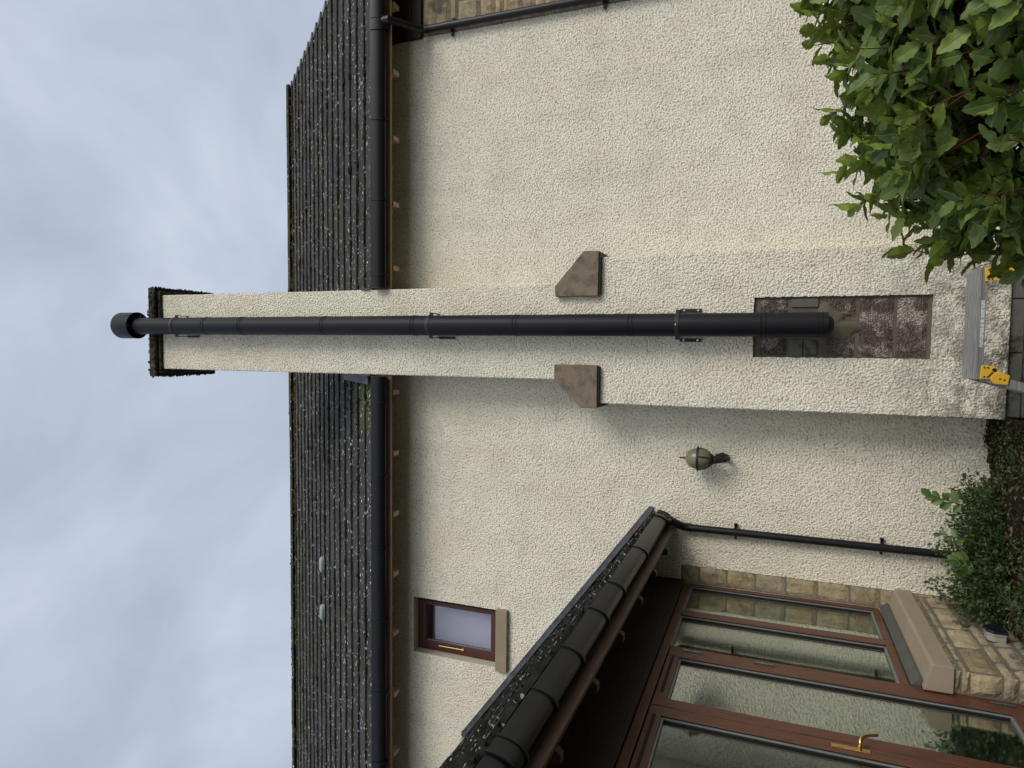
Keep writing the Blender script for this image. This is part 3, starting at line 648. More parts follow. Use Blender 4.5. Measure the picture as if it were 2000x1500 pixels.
mb = MB(); mb.tube([(3.36, -0.07, 3.52), (3.36, -0.07, -1.9)], 0.037, 24); mb.tube([(3.36, -0.07, 3.30), (3.36, -0.07, 3.22)], 0.040, 24); mb.build('pipe', M_pipe, dp, smooth=True, autosm=35)
for z in (3.235, 1.6):
    mb = MB(); mb.box(3.27, 3.36, -0.035, -0.02, z-0.015, z+0.015); mb.tube([(3.285, -0.045, z), (3.285, 0.0, z)], 0.012, 10); mb.box(3.36, 3.45, -0.035, -0.02, z-0.015, z+0.015); mb.build('clip', M_pipe, dp)

# ---------------------------------------------------------------- chimney
PY = -0.40
ch = thing('chimney', 'tall cream rendered chimney stack widening to a breast at the base', 'chimney', (0.16, PY, -1.9))
SX0, SX1, BX0, BX1, SZ = -0.302, 0.596, -0.515, 0.842, 1.505
HX0, HX1, HZ0, HZ1 = -0.066, 0.452, -1.17, 0.161
b = Panels(); nf = (0, -1, 0)
def cp(x0, x1, z0, z1, e=(0, 0)): b.patch((x0, PY, z0), (1, 0, 0), x1-x0, (0, 0, 1), z1-z0, nf, uv=(x0+20, z0), edge=(e[0], e[1], 0, 0), amp=0.0088)
cp(BX0, HX0, -1.672, SZ, (1, 0)); cp(HX1, BX1, -1.672, SZ, (0, 1)); cp(HX0, HX1, -1.672, HZ0); cp(HX0, HX1, HZ1, SZ); cp(SX0, SX1, SZ, 7.03, (1, 1))
for x, n in ((BX0, -1), (BX1, 1)): b.patch((x, PY+0.003, -1.672), (0, 1, 0), 0.40, (0, 0, 1), SZ+1.672, (n, 0, 0), uv=(x+40, 0), res=0.012, amp=0.008)
for x, n in ((SX0, -1), (SX1, 1)): b.patch((x, PY+0.003, SZ), (0, 1, 0), 0.78, (0, 0, 1), 7.03-SZ, (n, 0, 0), uv=(x+50, 0), res=0.012, amp=0.008)
b.patch((SX0, 0.38, 3.9), (1, 0, 0), SX1-SX0, (0, 0, 1), 3.13, (0, 1, 0), res=0.1); b.patch((BX0, PY, -1.672), (1, 0, 0), BX1-BX0, (0, 1, 0), 0.4, (0, 0, -1), res=0.05)
b.patch((BX0, PY, SZ), (1, 0, 0), BX1-BX0, (0, 1, 0), 0.4, (0, 0, 1), res=0.05)
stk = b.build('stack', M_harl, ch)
# ragged cut edge of the render round the panel
rg = MB()
def ragged(x0, z0, x1, z1, n, nx_, nz_2):
    for i in range(n):
        t0, t1 = i/n, (i+1)/n; a = Vector((x0+(x1-x0)*t0, 0, z0+(z1-z0)*t0)); c_ = Vector((x0+(x1-x0)*t1, 0, z0+(z1-z0)*t1)); o_ = Vector((nx_, 0, nz_2))*random.uniform(0.001, 0.007)
        rg.prism([(a.x, PY-0.001, a.z), (c_.x, PY-0.001, c_.z), (c_.x+o_.x, PY-0.001, c_.z+o_.z), (a.x+o_.x, PY-0.001, a.z+o_.z)], (0, 0.022, 0))
ragged(HX0, HZ0, HX0, HZ1, 60, 1, 0); ragged(HX1, HZ0, HX1, HZ1, 60, -1, 0); ragged(HX0, HZ1, HX1, HZ1, 24, 0, -1); ragged(HX0, HZ0, HX1, HZ0, 24, 0, 1)
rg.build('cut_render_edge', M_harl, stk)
# cap slab
b = MB(); nseg = 26
b.box(-0.398, 0.692, -0.475, 0.468, 7.03, 7.145); b.box(-0.36, 0.65, -0.44, 0.43, 6.985, 7.03)
cap = b.build('cap', M_cap, ch, bevel=0.018)
ms = MB()
for _ in range(130):
    t = random.random(); sd_ = random.choice('flr'); r = random.uniform(0.006, 0.017)
    if sd_ == 'f': p = (random.uniform(-0.40, 0.69), -0.478, random.choice([7.14, 7.04, random.uniform(7.04, 7.14)]))
    elif sd_ == 'l': p = (-0.40, random.uniform(-0.47, 0.46), random.uniform(7.03, 7.14))
    else: p = (0.694, random.uniform(-0.47, 0.46), random.uniform(7.03, 7.14))
    ms.blob(p, (r, r*0.8, r*0.8), 1, 0.3)
ms.build('moss', M_moss, cap)['kind'] = 'stuff'
# weathering stones at the shoulders
def shoulder(pts, lab):
    mb = MB(); mb.prism([(x, -0.462, z) for x, z in pts], (0, 0.455, 0)); o = mb.build('shoulder_stone', M_shoulder, ch, bevel=0.006); o['label'] = lab
    mb = MB(); xs_ = [p[0] for p in pts]; z0 = min(p[1] for p in pts); x0_, x1_ = min(xs_), max(xs_)
    mb.box(x0_+0.012, x1_-0.012, -0.45, -0.01, z0-0.014, z0-0.001); mb.build('bed_strip', M_seal, o)  # thin near-black strip along the underside of the stone
shoulder([(0.482, 1.512), (0.895, 1.508), (0.897, 1.655), (0.612, 1.90), (0.575, 1.93), (0.482, 1.922)], 'stained stone on the right shoulder')
shoulder([(-0.158, 1.507), (-0.158, 1.925), (-0.30, 1.925), (-0.325, 1.90), (-0.56, 1.66), (-0.558, 1.505)], 'mottled stone on the left shoulder')
# recessed panel of concrete blocks
pr_ = [-1.17, -0.915, -0.64, -0.36, -0.105, 0.10, 0.161]
b = MB(); b.box(HX0-0.02, HX1+0.02, PY+0.028, PY+0.12, HZ0-0.02, HZ1+0.02); pb = b.build('block_panel', M_mortar, ch)
b = MB(); random.seed(11)
def blk(x0, x1, z0, z1, t, dep=0.012):
    b = MB(); nu, nv = 10, 6; vs = []; fs = []
    for j in range(nv+1):
        for i in range(nu+1):
            ed = (i in (0, nu)) or (j in (0, nv)); dd = 0 if ed else dep+random.uniform(-0.004, 0.004)
            vs.append((x0+(x1-x0)*i/nu+random.uniform(-.002, .002), PY+0.026-dd, z0+(z1-z0)*j/nv+random.uniform(-.002, .002)))
    for j in range(nv):
        for i in range(nu): fs.append((j*(nu+1)+i, j*(nu+1)+i+1, (j+1)*(nu+1)+i+1, (j+1)*(nu+1)+i))
    b.add(vs, fs, t); b.build('block', M_block, pb)
bx0, bx1 = HX0+0.018, HX1-0.022
blk(bx0, bx1, -1.135, -0.925, (0.9, 0.85, 0.85)); blk(bx0, bx1, -0.90, -0.655, (0.75, 0.68, 0.68))
blk(bx0, 0.12, -0.625, -0.42, (1, .95, .9)); blk(0.28, bx1, -0.625, -0.40, (0.9, 0.8, 0.75))
blk(bx0, 0.10, -0.11, 0.10, (0.75, 0.72, 0.76)); blk(0.30, bx1, -0.11, 0.10, (0.7, 0.65, 0.6))
b = MB()  # smooth brick slips beside the flue
for q_ in ((-0.045, 0.09, -0.345, -0.25), (-0.045, 0.09, -0.235, -0.14), (0.36, 0.43, -0.345, -0.14)):
    b = MB(); b.box(q_[0], q_[1], PY+0.012, PY+0.03, q_[2], q_[3], (0.8, 0.8, 0.8)); b.build('brick_slip', M_plinth, pb, bevel=0.004)
b = MB(); n = 44; vs = []   # trowelled mortar collar round the flue entry
pc = (0.20, -0.44)
for i in range(n):
    th = 2*PI*i/n; r = 0.15+0.035*math.sin(3*th+1)+0.02*math.sin(7*th)+random.uniform(-.006, .006)
    if abs(math.sin(th+PI/2)) < 0.25 and math.sin(th) < 0: r += 0.03
    vs.append((pc[0]+r*1.05*math.cos(th), PY+0.027, pc[1]+r*1.15*math.sin(th)))
inner = [(pc[0]+(v[0]-pc[0])*0.85, PY+0.008, pc[1]+(v[2]-pc[1])*0.85) for v in vs]
b.add(vs+inner+[(pc[0], PY+0.004, pc[1])], [(i, (i+1) % n, (i+1) % n+n, i+n) for i in range(n)]+[(i+n, (i+1) % n+n, 2*n) for i in range(n)]); b.build('mortar_collar', M_mortar, pb, smooth=True)
# plinth of concrete blocks under the breast
pl = MB()
for i, (a, c_) in enumerate([(-0.50, -0.012), (-0.002, 0.40), (0.41, 0.835)]): pl.box(a, c_, PY+0.03, 0.0, -1.775, -1.674)
for i, (a, c_) in enumerate([(-0.50, -0.22), (-0.21, 0.22), (0.23, 0.66), (0.67, 0.835)]): pl.box(a, c_, PY+0.03, 0.0, -1.9, -1.785)
pl.box(-0.49, 0.825, PY+0.045, -0.01, -1.9, -1.68); pl.build('plinth', M_plinth, ch, bevel=0.006)
# lead soakers where stack meets eave
fl = MB()
fl.prism([(SX0-0.002, -0.43, 3.99), (SX0-0.002, 0.38, 4.92), (SX0-0.002, 0.38, 5.0), (SX0-0.002, -0.43, 4.09)], (-0.012, 0, 0))
fl.prism([(SX0-0.014, -0.40, 4.03), (SX0-0.014, 0.38, 4.90), (SX0-0.11, 0.38, 4.90), (SX0-0.11, -0.40, 4.03)], (0, -0.006, 0.006))
fl.build('flashing', M_lead, ch); fl = MB()
fl.prism([(SX1+0.002, -0.43, 3.99), (SX1+0.002, 0.38, 4.92), (SX1+0.002, 0.38, 5.0), (SX1+0.002, -0.43, 4.09)], (0.012, 0, 0))
fl.build('flashing', M_lead, ch)

# ---------------------------------------------------------------- flue
FX, FYY, FR = 0.212, -0.56, 0.1
fl = thing('flue_pipe', 'tall black metal stove flue clamped up the front of the chimney', 'flue', (FX, FYY, -0.41))
js = [-0.41, -0.335, 0.094, 1.19, 2.28, 3.375, 4.465, 5.583, 6.116, 6.595, 7.28]
xo = lambda z: FX+0.004*(z-3)/4
for i in range(len(js)-1):
    z0, z1 = js[i], js[i+1]; mb = MB(); r = FR if i < 9 else 0.099
    p = [(r, z0), (r, z1-0.045), (r, z1-0.002), (r-0.002, z1)]
    if i == 9: p = [(r, z0), (r, z1)]
    mb.lathe(p, xo(z0), FYY, 48, caps=(i in (0, 9))); s = mb.build('pipe_section', M_flue, fl, smooth=True, autosm=12); s['group'] = 'flue sections'
    if i:
        mb = MB()
        for zz in (z0-0.034, z0+0.0): mb.lathe([(r+0.0005, zz-0.0045), (r+0.0026, zz-0.0035), (r+0.0026, zz+0.0035), (r+0.0005, zz+0.0045)], xo(z0), FYY, 48, caps=False)
        mb.build('groove', M_groove, s, smooth=True)
mb = MB(); mb.lathe([(0.075, -0.41), (0.075, -0.425), (0.07, -0.435), (0.045, -0.452), (0.03, -0.455)], FX-0.008, FYY+0.012, 40); mb.build('tee_cap', M_iron, fl, smooth=True, autosm=40)
mb = MB(); mb.tube([(FX, FYY, -0.31), (FX, PY+0.03, -0.31)], 0.088, 32); mb.build('wall_spigot', M_flue, fl, smooth=True, autosm=40)
for z, kind in ((0.772, 1), (3.19, 0), (6.588, 0)):
    mb = MB(); x = xo(z)
    mb.lathe([(FR+0.001, z-0.018), (FR+0.004, z-0.018), (FR+0.004, z+0.018), (FR+0.001, z+0.018)], x, FYY, 48, caps=False)
    for s_ in (-1, 1):
        mb.box(min(x+s_*FR, x+s_*(FR+0.03)), max(x+s_*FR, x+s_*(FR+0.03)), FYY-0.004, FYY+0.01, z-0.018, z+0.018)
        xx = x+s_*(FR+0.022)
        mb.box(xx-0.004, xx+0.004, FYY, PY, z-0.016, z+0.016)
        xa, xb = (xx-0.006, xx+0.024) if s_ > 0 else (xx-0.024, xx+0.006)
        if kind: mb.box(xa, xb, PY-0.018, PY-0.010, z-0.185, z-0.0)
        elif s_ < 0: mb.box(xa+0.012, xb+0.006, PY-0.018, PY-0.010, z-0.20, z-0.02)
    br = mb.build('bracket', M_iron, fl, bevel=0.002); br['label'] = {1: 'wall bracket with long bolted plates low on the flue', 0: 'slim wall band clamping the flue'}[kind]
    if kind:
        for s_ in (-1, 1):
            for dz in (-0.035, -0.155):
                mb = MB(); xx = x+s_*(FR+0.031); mb.tube([(xx, PY-0.018, z+dz), (xx, PY-0.026, z+dz)], 0.0085, 12); mb.build('bolt', M_zinc, br)
        mb = MB(); mb.tube([(x, FYY-FR-0.004, z+0.006), (x, FYY-FR-0.012, z+0.006)], 0.006, 10); mb.build('bolt', M_zinc, br)
# cowl drum
cz0, cz1, cr_ = 7.215, 7.475, 0.158
mb = MB()
mb.lathe([(cr_, cz0), (cr_, cz1), (cr_-0.01, cz1+0.02), (0.001, cz1+0.03)], FX+0.012, FYY, 48, caps=False); mb.lathe([(cr_-0.004, cz0), (cr_-0.004, cz1-0.02), (0.001, cz1+0.0)], FX+0.012, FYY, 48, caps=False)
cw = mb.build('cowl', M_flue, fl, smooth=True, autosm=40)
mb = MB(); mb.lathe([(0.085, 7.26), (0.115, 7.30), (0.118, 7.33), (0.085, 7.37)], FX+0.012, FYY, 32, caps=False); mb.lathe([(cr_+0.001, cz0), (cr_+0.003, cz0+0.003), (cr_+0.001, cz0+0.008)], FX+0.012, FYY, 48, caps=False); mb.build('inner_ring', M_flue, cw, smooth=True)
for t in (0.5, 2.6, 4.7):
    mb = MB(); c_, s_ = math.cos(t), math.sin(t); mb.obox((FX+0.012+c_*0.09-s_*0.01, FYY+s_*0.09+c_*0.01, 7.24), (c_*0.064, s_*0.064, 0), (s_*0.02, -c_*0.02, 0), (0, 0, 0.004)); mb.build('strut', M_zinc, cw)

# ---------------------------------------------------------------- wall lantern
LX, LY, LZ = -1.008, -0.19, 0.612
ln = thing('wall_lantern', 'black wall lantern with amber glass globe on the cream render', 'lamp', (LX, 0, 0.38))
mb = MB(); R = 0.098
pf = [(R*math.cos(a)*(1.0), LZ+0.113*math.sin(a)) for a in [PI/2*j/14 for j in range(15)]]; pf = [(max(r, 0.001)*(1 if z < LZ+0.09 else 0.93), z+(0.010 if r < 0.02 else 0)) for r, z in pf]
mb.lathe(pf, LX, LY, 40, caps=False); mb.build('globe_top', M_opal, ln, smooth=True)
mb = MB(); mb.lathe([(0.055, LZ-0.105), (0.074, LZ-0.085), (0.088, LZ-0.05), (0.095, LZ-0.02), (0.096, LZ)], LX, LY, 40, caps=False); mb.build('globe_base', M_opal, ln, smooth=True)
mb = MB(); mb.lathe([(R-0.004, LZ-0.008), (R+0.008, LZ-0.008), (R+0.008, LZ+0.008), (R-0.004, LZ+0.008)], LX, LY, 40, caps=False)
for t in range(4):
    a = t*PI/2+0.02; mb.tube([(LX+math.cos(a)*(R+0.002), LY+math.sin(a)*(R+0.002), LZ), (LX+math.cos(a)*(R+0.02), LY+math.sin(a)*(R+0.02), LZ)], 0.006, 8)
mb.build('ring', M_iron, ln)
for t in range(4):
    a = t*PI/2+0.35; mb = MB()
    mb.tube([(LX+math.cos(a)*r, LY+math.sin(a)*r, LZ+z) for r, z in ((R+0.002, -0.002), (0.100, -0.03), (0.090, -0.065), (0.072, -0.095), (0.055, -0.11))], 0.0048, 8); mb.build('cage_rib', M_iron, ln, smooth=True)
mb = MB(); mb.lathe([(0.004, LZ+0.118), (0.013, LZ+0.121), (0.009, LZ+0.132), (0.005, LZ+0.142), (0.009, LZ+0.15), (0.003, LZ+0.165), (0.001, LZ+0.17)], LX, LY, 16, caps=False); mb.build('finial', M_iron, ln, smooth=True)
mb = MB(); mb.lathe([(0.001, LZ-0.1), (0.058, LZ-0.103), (0.062, LZ-0.112), (0.045, LZ-0.135), (0.036, LZ-0.15), (0.040, LZ-0.158), (0.033, LZ-0.17), (0.028, LZ-0.20), (0.018, LZ-0.215), (0.001, LZ-0.22)], LX, LY, 24, caps=False)
mb.build('neck', M_iron, ln, smooth=True, autosm=35)
mb = MB(); mb.tube([(LX, LY, LZ-0.19), (LX, LY+0.02, LZ-0.235), (LX, LY+0.07, LZ-0.262), (LX, LY+0.13, LZ-0.25), (LX, -0.02, LZ-0.225)], [0.016, 0.018, 0.018, 0.02, 0.024], 14); mb.build('arm', M_iron, ln, smooth=True)
mb = MB(); mb.tube([(LX, -0.022, LZ-0.205), (LX, 0.004, LZ-0.205)], 0.045, 24); mb.box(LX-0.03, LX+0.03, -0.03, 0.0, LZ-0.26, LZ-0.14); mb.build('wall_plate', M_iron, ln, bevel=0.004)

# ---------------------------------------------------------------- porch (sun room) reaching towards the camera
po = thing('porch', 'glazed sun room with tiled lean roof and mahogany frames beside the wall', 'porch', (-2.2, -2.5, -1.9))
PS = 0.7376; pA = math.atan(PS); RX, RZ = -1.585, 1.005    # eave edge
fnP = lambda u, s, h: (RX-s*math.cos(pA)+h*math.sin(pA), -u, RZ+s*math.sin(pA)+h*math.cos(pA))
YE = 6.15
pr = roof_courses(13, 0.012, YE, fnP, 0.33, 0.030, 0.33, step=0.05, jag=0.010, rise=0.028)
proof = pr.build('roof', M_tile2, po)
pu = MB(); S2 = 13*0.33
pu.prism([fnP(0.004, 0.03, -0.004), fnP(0.004, S2, -0.004), fnP(0.004, S2, -0.03), fnP(0.004, 0.03, -0.03)], (0, -YE+0.01, 0))
tx, _, tz = fnP(0, S2, 0)
pu.prism([(tx, -0.004, tz), (tx-3.4, -0.004, tz-2.5), (tx-3.4, -0.004, tz-2.53), (tx, -0.004, tz-0.03)], (0, -YE+0.01, 0)); pu.build('roof_boarding', M_dark, proof)
ms = MB()
for _ in range(900):
    k_ = random.randrange(11); u = random.uniform(0.1, YE)
    r = random.uniform(0.004, 0.011); ms.blob(fnP(u, k_*0.33-0.004+random.choice([0, 0, random.uniform(0, .25)]), 0.012+random.uniform(0, .012)), (r, r*1.5, r*0.8), 1, 0.3)
ms.build('moss', M_moss, proof)['kind'] = 'stuff'
ms = MB()
for _ in range(200):
    k_ = random.choice([0, 0, 0, 1, 1, 2, 3, 4, 5]); u = random.uniform(0.2, YE); r = random.uniform(0.004, 0.010)
    ms.blob(fnP(u, k_*0.33-0.003+random.uniform(-0.004, 0.03), 0.028), (r*0.8, r*1.7, r*0.35), 1, 0.35)
M_lich = MT('pale_lichen', 0.95, 0.2); M_lich.col(M_lich.mix(M_lich.noise(60, 3), (0.22, 0.22, 0.18), (0.48, 0.48, 0.44)))
ms.build('lichen', M_lich.m, proof)['kind'] = 'stuff'
# stepped lead flashing against the wall
lf = MB(); S3 = 3.42
lf.prism([fnP(0.010, -0.02, 0.045), fnP(0.010, S3, 0.045), fnP(0.010, S3-.03, 0.088), fnP(0.010, -0.0, 0.088)], (0, -0.006, 0))
n = 24; vs = []; fs = []
for i in range(n+1):
    s_ = S3*i/n
    for wv, hh in ((0.014, 0.078), (0.020, 0.047), (0.06, 0.040+random.uniform(-0.003, 0.004)), (0.155+random.uniform(-.006, .006), 0.036)): vs.append(fnP(wv, s_, hh))
for i in range(n):
    for j in range(3): fs.append((i*4+j, i*4+j+1, i*4+j+5, i*4+j+4))
lf.add(vs, fs); lf.build('flashing', M_lead, proof)
# fascia and rafter tails
b = MB(); b.box(-1.712, -1.686, -YE, -0.0, 0.812, 1.0); b.build('fascia', M_fascia2, po, bevel=0.004)
rt = MB(); rt.prism([(-1.714, -0.025, 0.86), (-1.714, -0.025, 0.99), (-2.24, -0.025, 1.38), (-2.24, -0.025, 1.25), (-1.83, -0.025, 0.945), (-1.80, -0.025, 0.80), (-1.76, -0.025, 0.80)], (0, 0.05, 0))
rp = rt.build('rafter_end', M_fascia2, po, bevel=0.003)
for i, y in enumerate([-0.62, -1.25, -1.87, -2.5, -3.15, -3.8, -4.45, -5.1]):
    o = rp if i == 0 else rp.copy()
    if i: C.objects.link(o); o.parent = po
    o.location = Vector((2.2, 2.5+y, 1.9)); o['group'] = 'rafter ends under the porch eave'
# dark cladding from frame head up to the rafters, soffit
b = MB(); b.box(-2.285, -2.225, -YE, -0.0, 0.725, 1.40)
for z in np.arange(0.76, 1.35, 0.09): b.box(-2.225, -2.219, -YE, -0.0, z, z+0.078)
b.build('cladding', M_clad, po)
GX = -2.245
def ybox(mb, y0, y1, z0, z1, x0=GX-0.06, x1=GX): mb.box(x0, x1, -y1, -y0, z0, z1)
HZT = 0.72
# fixed lights
fr = MB(); ybox(fr, 0.003, 0.055, -0.93, HZT); fr1 = fr.build('frame_post', M_frame, po, bevel=0.005)
for a, c_ in ((0.70, 0.80), (1.445, 1.525)):
    fr = MB(); ybox(fr, a, c_, -0.93 if a < 1 else -1.62, HZT-0.062); fr.build('frame_post', M_frame, po, bevel=0.005)
fr = MB(); ybox(fr, 0.055, YE, HZT-0.06, HZT, GX-0.07, GX+0.006); fr.build('frame_head', M_frameh, po, bevel=0.005)
for a, c_ in ((0.055, 0.70), (0.80, 1.445)):
    fr = MB(); ybox(fr, a, c_, -0.93, -0.875); o = fr.build('bottom_rail', M_frameh, po, bevel=0.005)
def glazing(y0, y1, z0, z1, par, x=GX-0.022):
    mb = MB(); ybox(mb, y0, y1, z0, z1, x-0.020, x-0.014); g_ = mb.build('pane', M_glass, par)
    mb = MB(); t = 0.014
    ybox(mb, y0, y0+t, z0, z1, x-0.012, x+0.004); ybox(mb, y1-t*.6, y1, z0, z1, x-0.012, x+0.004); ybox(mb, y0+t, y1-t*.6, z1-t, z1, x-0.012, x+0.004); ybox(mb, y0+t, y1-t*.6, z0, z0+t, x-0.012, x+0.004)
    mb.build('glazing_bead', M_bead, g_)
    mb = MB(); ybox(mb, y0-0.004, y0+0.001, z0, z1, x+0.005, x+0.012); ybox(mb, y0+t, y0+t+0.004, z0+t, z1-t, x-0.013, x-0.002); mb.build('rubber_seal', M_seal, g_)
glazing(0.055, 0.70, -0.875, HZT-0.06, po); glazing(0.80, 1.445, -0.875, HZT-0.06, po)
# doors
def door(y0, y1, lab, hinge_far=True, handle=False):
    d_ = MB(); st_ = 0.10; x0, x1 = GX-0.05, GX+0.008; zt = HZT-0.068; zb = -1.60
    ybox(d_, y0, y0+st_, zb, zt, x0, x1); ybox(d_, y1-st_, y1, zb, zt, x0, x1); ybox(d_, y0+st_, y1-st_, zt-0.085, zt, x0, x1); ybox(d_, y0+st_, y1-st_, zb, zb+0.15, x0, x1)
    d = d_.build('door', M_frame, po, bevel=0.006); d['label'] = lab
    glazing(y0+st_, y1-st_, zb+0.15, zt-0.085, d, GX-0.012)
    if True:
        mb = MB(); ybox(mb, y0+0.11, y1-0.17, zt-0.052, zt-0.032, x1-0.001, x1+0.004); mb.build('trickle_vent', M_seal, d)
    return d
d1 = door(1.53, 2.355, 'hinged glazed door nearest the stone wall')
for z in (0.49, -0.01, -1.43):
    mb = MB(); mb.tube([(GX+0.014, -1.527, z-0.065), (GX+0.014, -1.527, z-0.002)], 0.009, 12); mb.tube([(GX+0.014, -1.527, z+0.002), (GX+0.014, -1.527, z+0.065)], 0.009, 12)
    mb.box(GX+0.007, GX+0.010, -1.56, -1.49, z-0.06, z+0.06); mb.build('hinge', M_hinge, d1, bevel=0.002)
d2 = door(2.365, 3.40, 'glazed door with a curved brass lever handle')
hy = -2.42; hx = GX+0.008
mb = MB(); mb.box(hx, hx+0.009, hy-0.016, hy+0.016, -0.575, -0.375); mb.box(hx+0.009, hx+0.013, hy-0.008, hy+0.008, -0.44, -0.40)
hd = mb.build('handle_plate', M_brass, d2, bevel=0.004)
mb = MB(); mb.tube([(hx+0.008, hy, -0.52), (hx+0.045, hy, -0.52), (hx+0.058, hy+0.010, -0.522), (hx+0.064, hy+0.035, -0.535), (hx+0.062, hy+0.065, -0.56), (hx+0.060, hy+0.085, -0.59), (hx+0.06, hy+0.095, -0.62)], [0.011, 0.011, 0.011, 0.010, 0.009, 0.008, 0.007], 12); mb.build('handle', M_brass, d2, smooth=True)
fr = MB(); ybox(fr, 3.41, 3.50, -1.62, HZT-0.062); fr.build('frame_post', M_frame, po, bevel=0.005)
for a in (3.50, 4.45, 5.3):
    e_ = min(a+0.9, YE); fr = MB(); ybox(fr, e_-0.08, e_, -1.62, HZT-0.062); ybox(fr, a, e_-0.08, -1.62, -1.50); fr.build('frame_post', M_frame, po); glazing(a, e_-0.08, -1.5, HZT-0.06, po)
# stone wall under the fixed lights, its return to the door
sm = MB(); prow = [-1.9, -1.80, -1.665, -1.53, -1.445, -1.265, -1.215, -1.165]
stones(sm, prow, 0.003, 1.455, 0.22, 0.48, lambda u, z, d: (-2.098+d, -u, z), gap=0.012, rough=0.005, depth=0.014)
stones(sm, prow, 0.0, 0.155, 0.2, 0.2, lambda u, z, d: (-2.085-u, -1.455-d, z), gap=0.010, rough=0.006, widths=0.155)
psw = sm.build('stone_wall', M_stone, po)
b = MB(); b.box(-2.29, -2.096, -1.453, -0.002, -1.9, -1.165); b.build('mortar', M_smort, psw)
b = MB()
b.prism([(-2.055, -0.003, -1.165), (-2.055, -0.003, -1.05), (-2.075, -0.003, -1.035), (-2.235, -0.003, -0.995), (-2.235, -0.003, -1.165)], (0, -1.50, 0)); b.build('stone_sill', M_sill, po, bevel=0.004)
b = MB(); b.prism([(-2.19, -0.004, -1.0), (-2.19, -0.004, -0.985), (-2.243, -0.004, -0.935), (-2.243, -0.004, -0.99)], (0, -1.44, 0)); b.build('sub_sill', M_sub, po)
# room behind the glass
b = MB()
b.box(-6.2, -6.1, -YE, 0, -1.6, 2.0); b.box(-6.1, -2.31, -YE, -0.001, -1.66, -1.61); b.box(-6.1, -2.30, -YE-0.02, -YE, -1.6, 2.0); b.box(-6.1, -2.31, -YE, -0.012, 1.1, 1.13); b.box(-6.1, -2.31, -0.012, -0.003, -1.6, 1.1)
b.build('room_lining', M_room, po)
b = MB(); b.box(-8.9, -6.2, -YE, -0.004, -1.9, 1.2); b.box(-6.2, -2.3, -YE-0.25, -YE-0.02, -1.9, 1.3); b.build('outer_wall', M_harl, po)
# white window sill table edge inside, faint through the glass
# ---------------------------------------------------------------- small solar light on the stone
sl = thing('solar_light', 'small grey wall light with black solar top on the porch stonework', 'light', (-2.05, -0.8, -1.57))
mb = MB(); zc = -1.57; yc = -0.80
def hexa(x0, x1, k_):
    pts = [(x0, yc-0.075*k_, zc+0.03*k_), (x0, yc-0.04*k_, zc+0.07*k_), (x0, yc+0.04*k_, zc+0.07*k_), (x0, yc+0.075*k_, zc+0.03*k_), (x0, yc+0.075*k_, zc-0.06*k_), (x0, yc-0.075*k_, zc-0.06*k_)]
    mb.prism(pts, (x1-x0, 0, 0))
hexa(-2.085, -2.045, 0.86); hexa(-2.043, -2.022, 0.9); mb.build('body', M_lgrey, sl, bevel=0.004)
mb = MB(); hexa(-2.022, -2.004, 1.0); mb.build('solar_panel', M_cell, sl, bevel=0.004)

# ---------------------------------------------------------------- aluminium work platform in front of the chimney
ld = thing('work_platform', 'scuffed aluminium folding step platform with yellow hinges below the flue', 'platform', (0.17, -1.16, -1.9))
PX0, PX1, PYF, PYB, PZ = -0.182, 0.550, -1.325, -1.0, -1.245
mb = MB(); mb.box(PX0, PX1, PYF, PYB, PZ-0.042, PZ-0.006)
for i in range(17):
    y = PYF+0.008+i*0.0195; mb.box(PX0+0.001, PX1-0.001, y, y+0.010, PZ-0.006, PZ+random.uniform(-.001, .001))
mb.box(PX0+0.002, PX1-0.002, PYF-0.004, PYF, PZ-0.041, PZ-0.035); mb.box(PX0+0.002, PX1-0.002, PYF-0.004, PYF, PZ-0.012, PZ-0.004)
mb.build('deck', M_alu, ld, bevel=0.0015)
mb = MB(); mb.box(0.03, 0.335, PYF-0.0035, PYF-0.0005, PZ-0.034, PZ-0.013); lb = mb.build('label_strip', M_label, ld); lb['label'] = 'worn white sticker with rubbed off lettering'
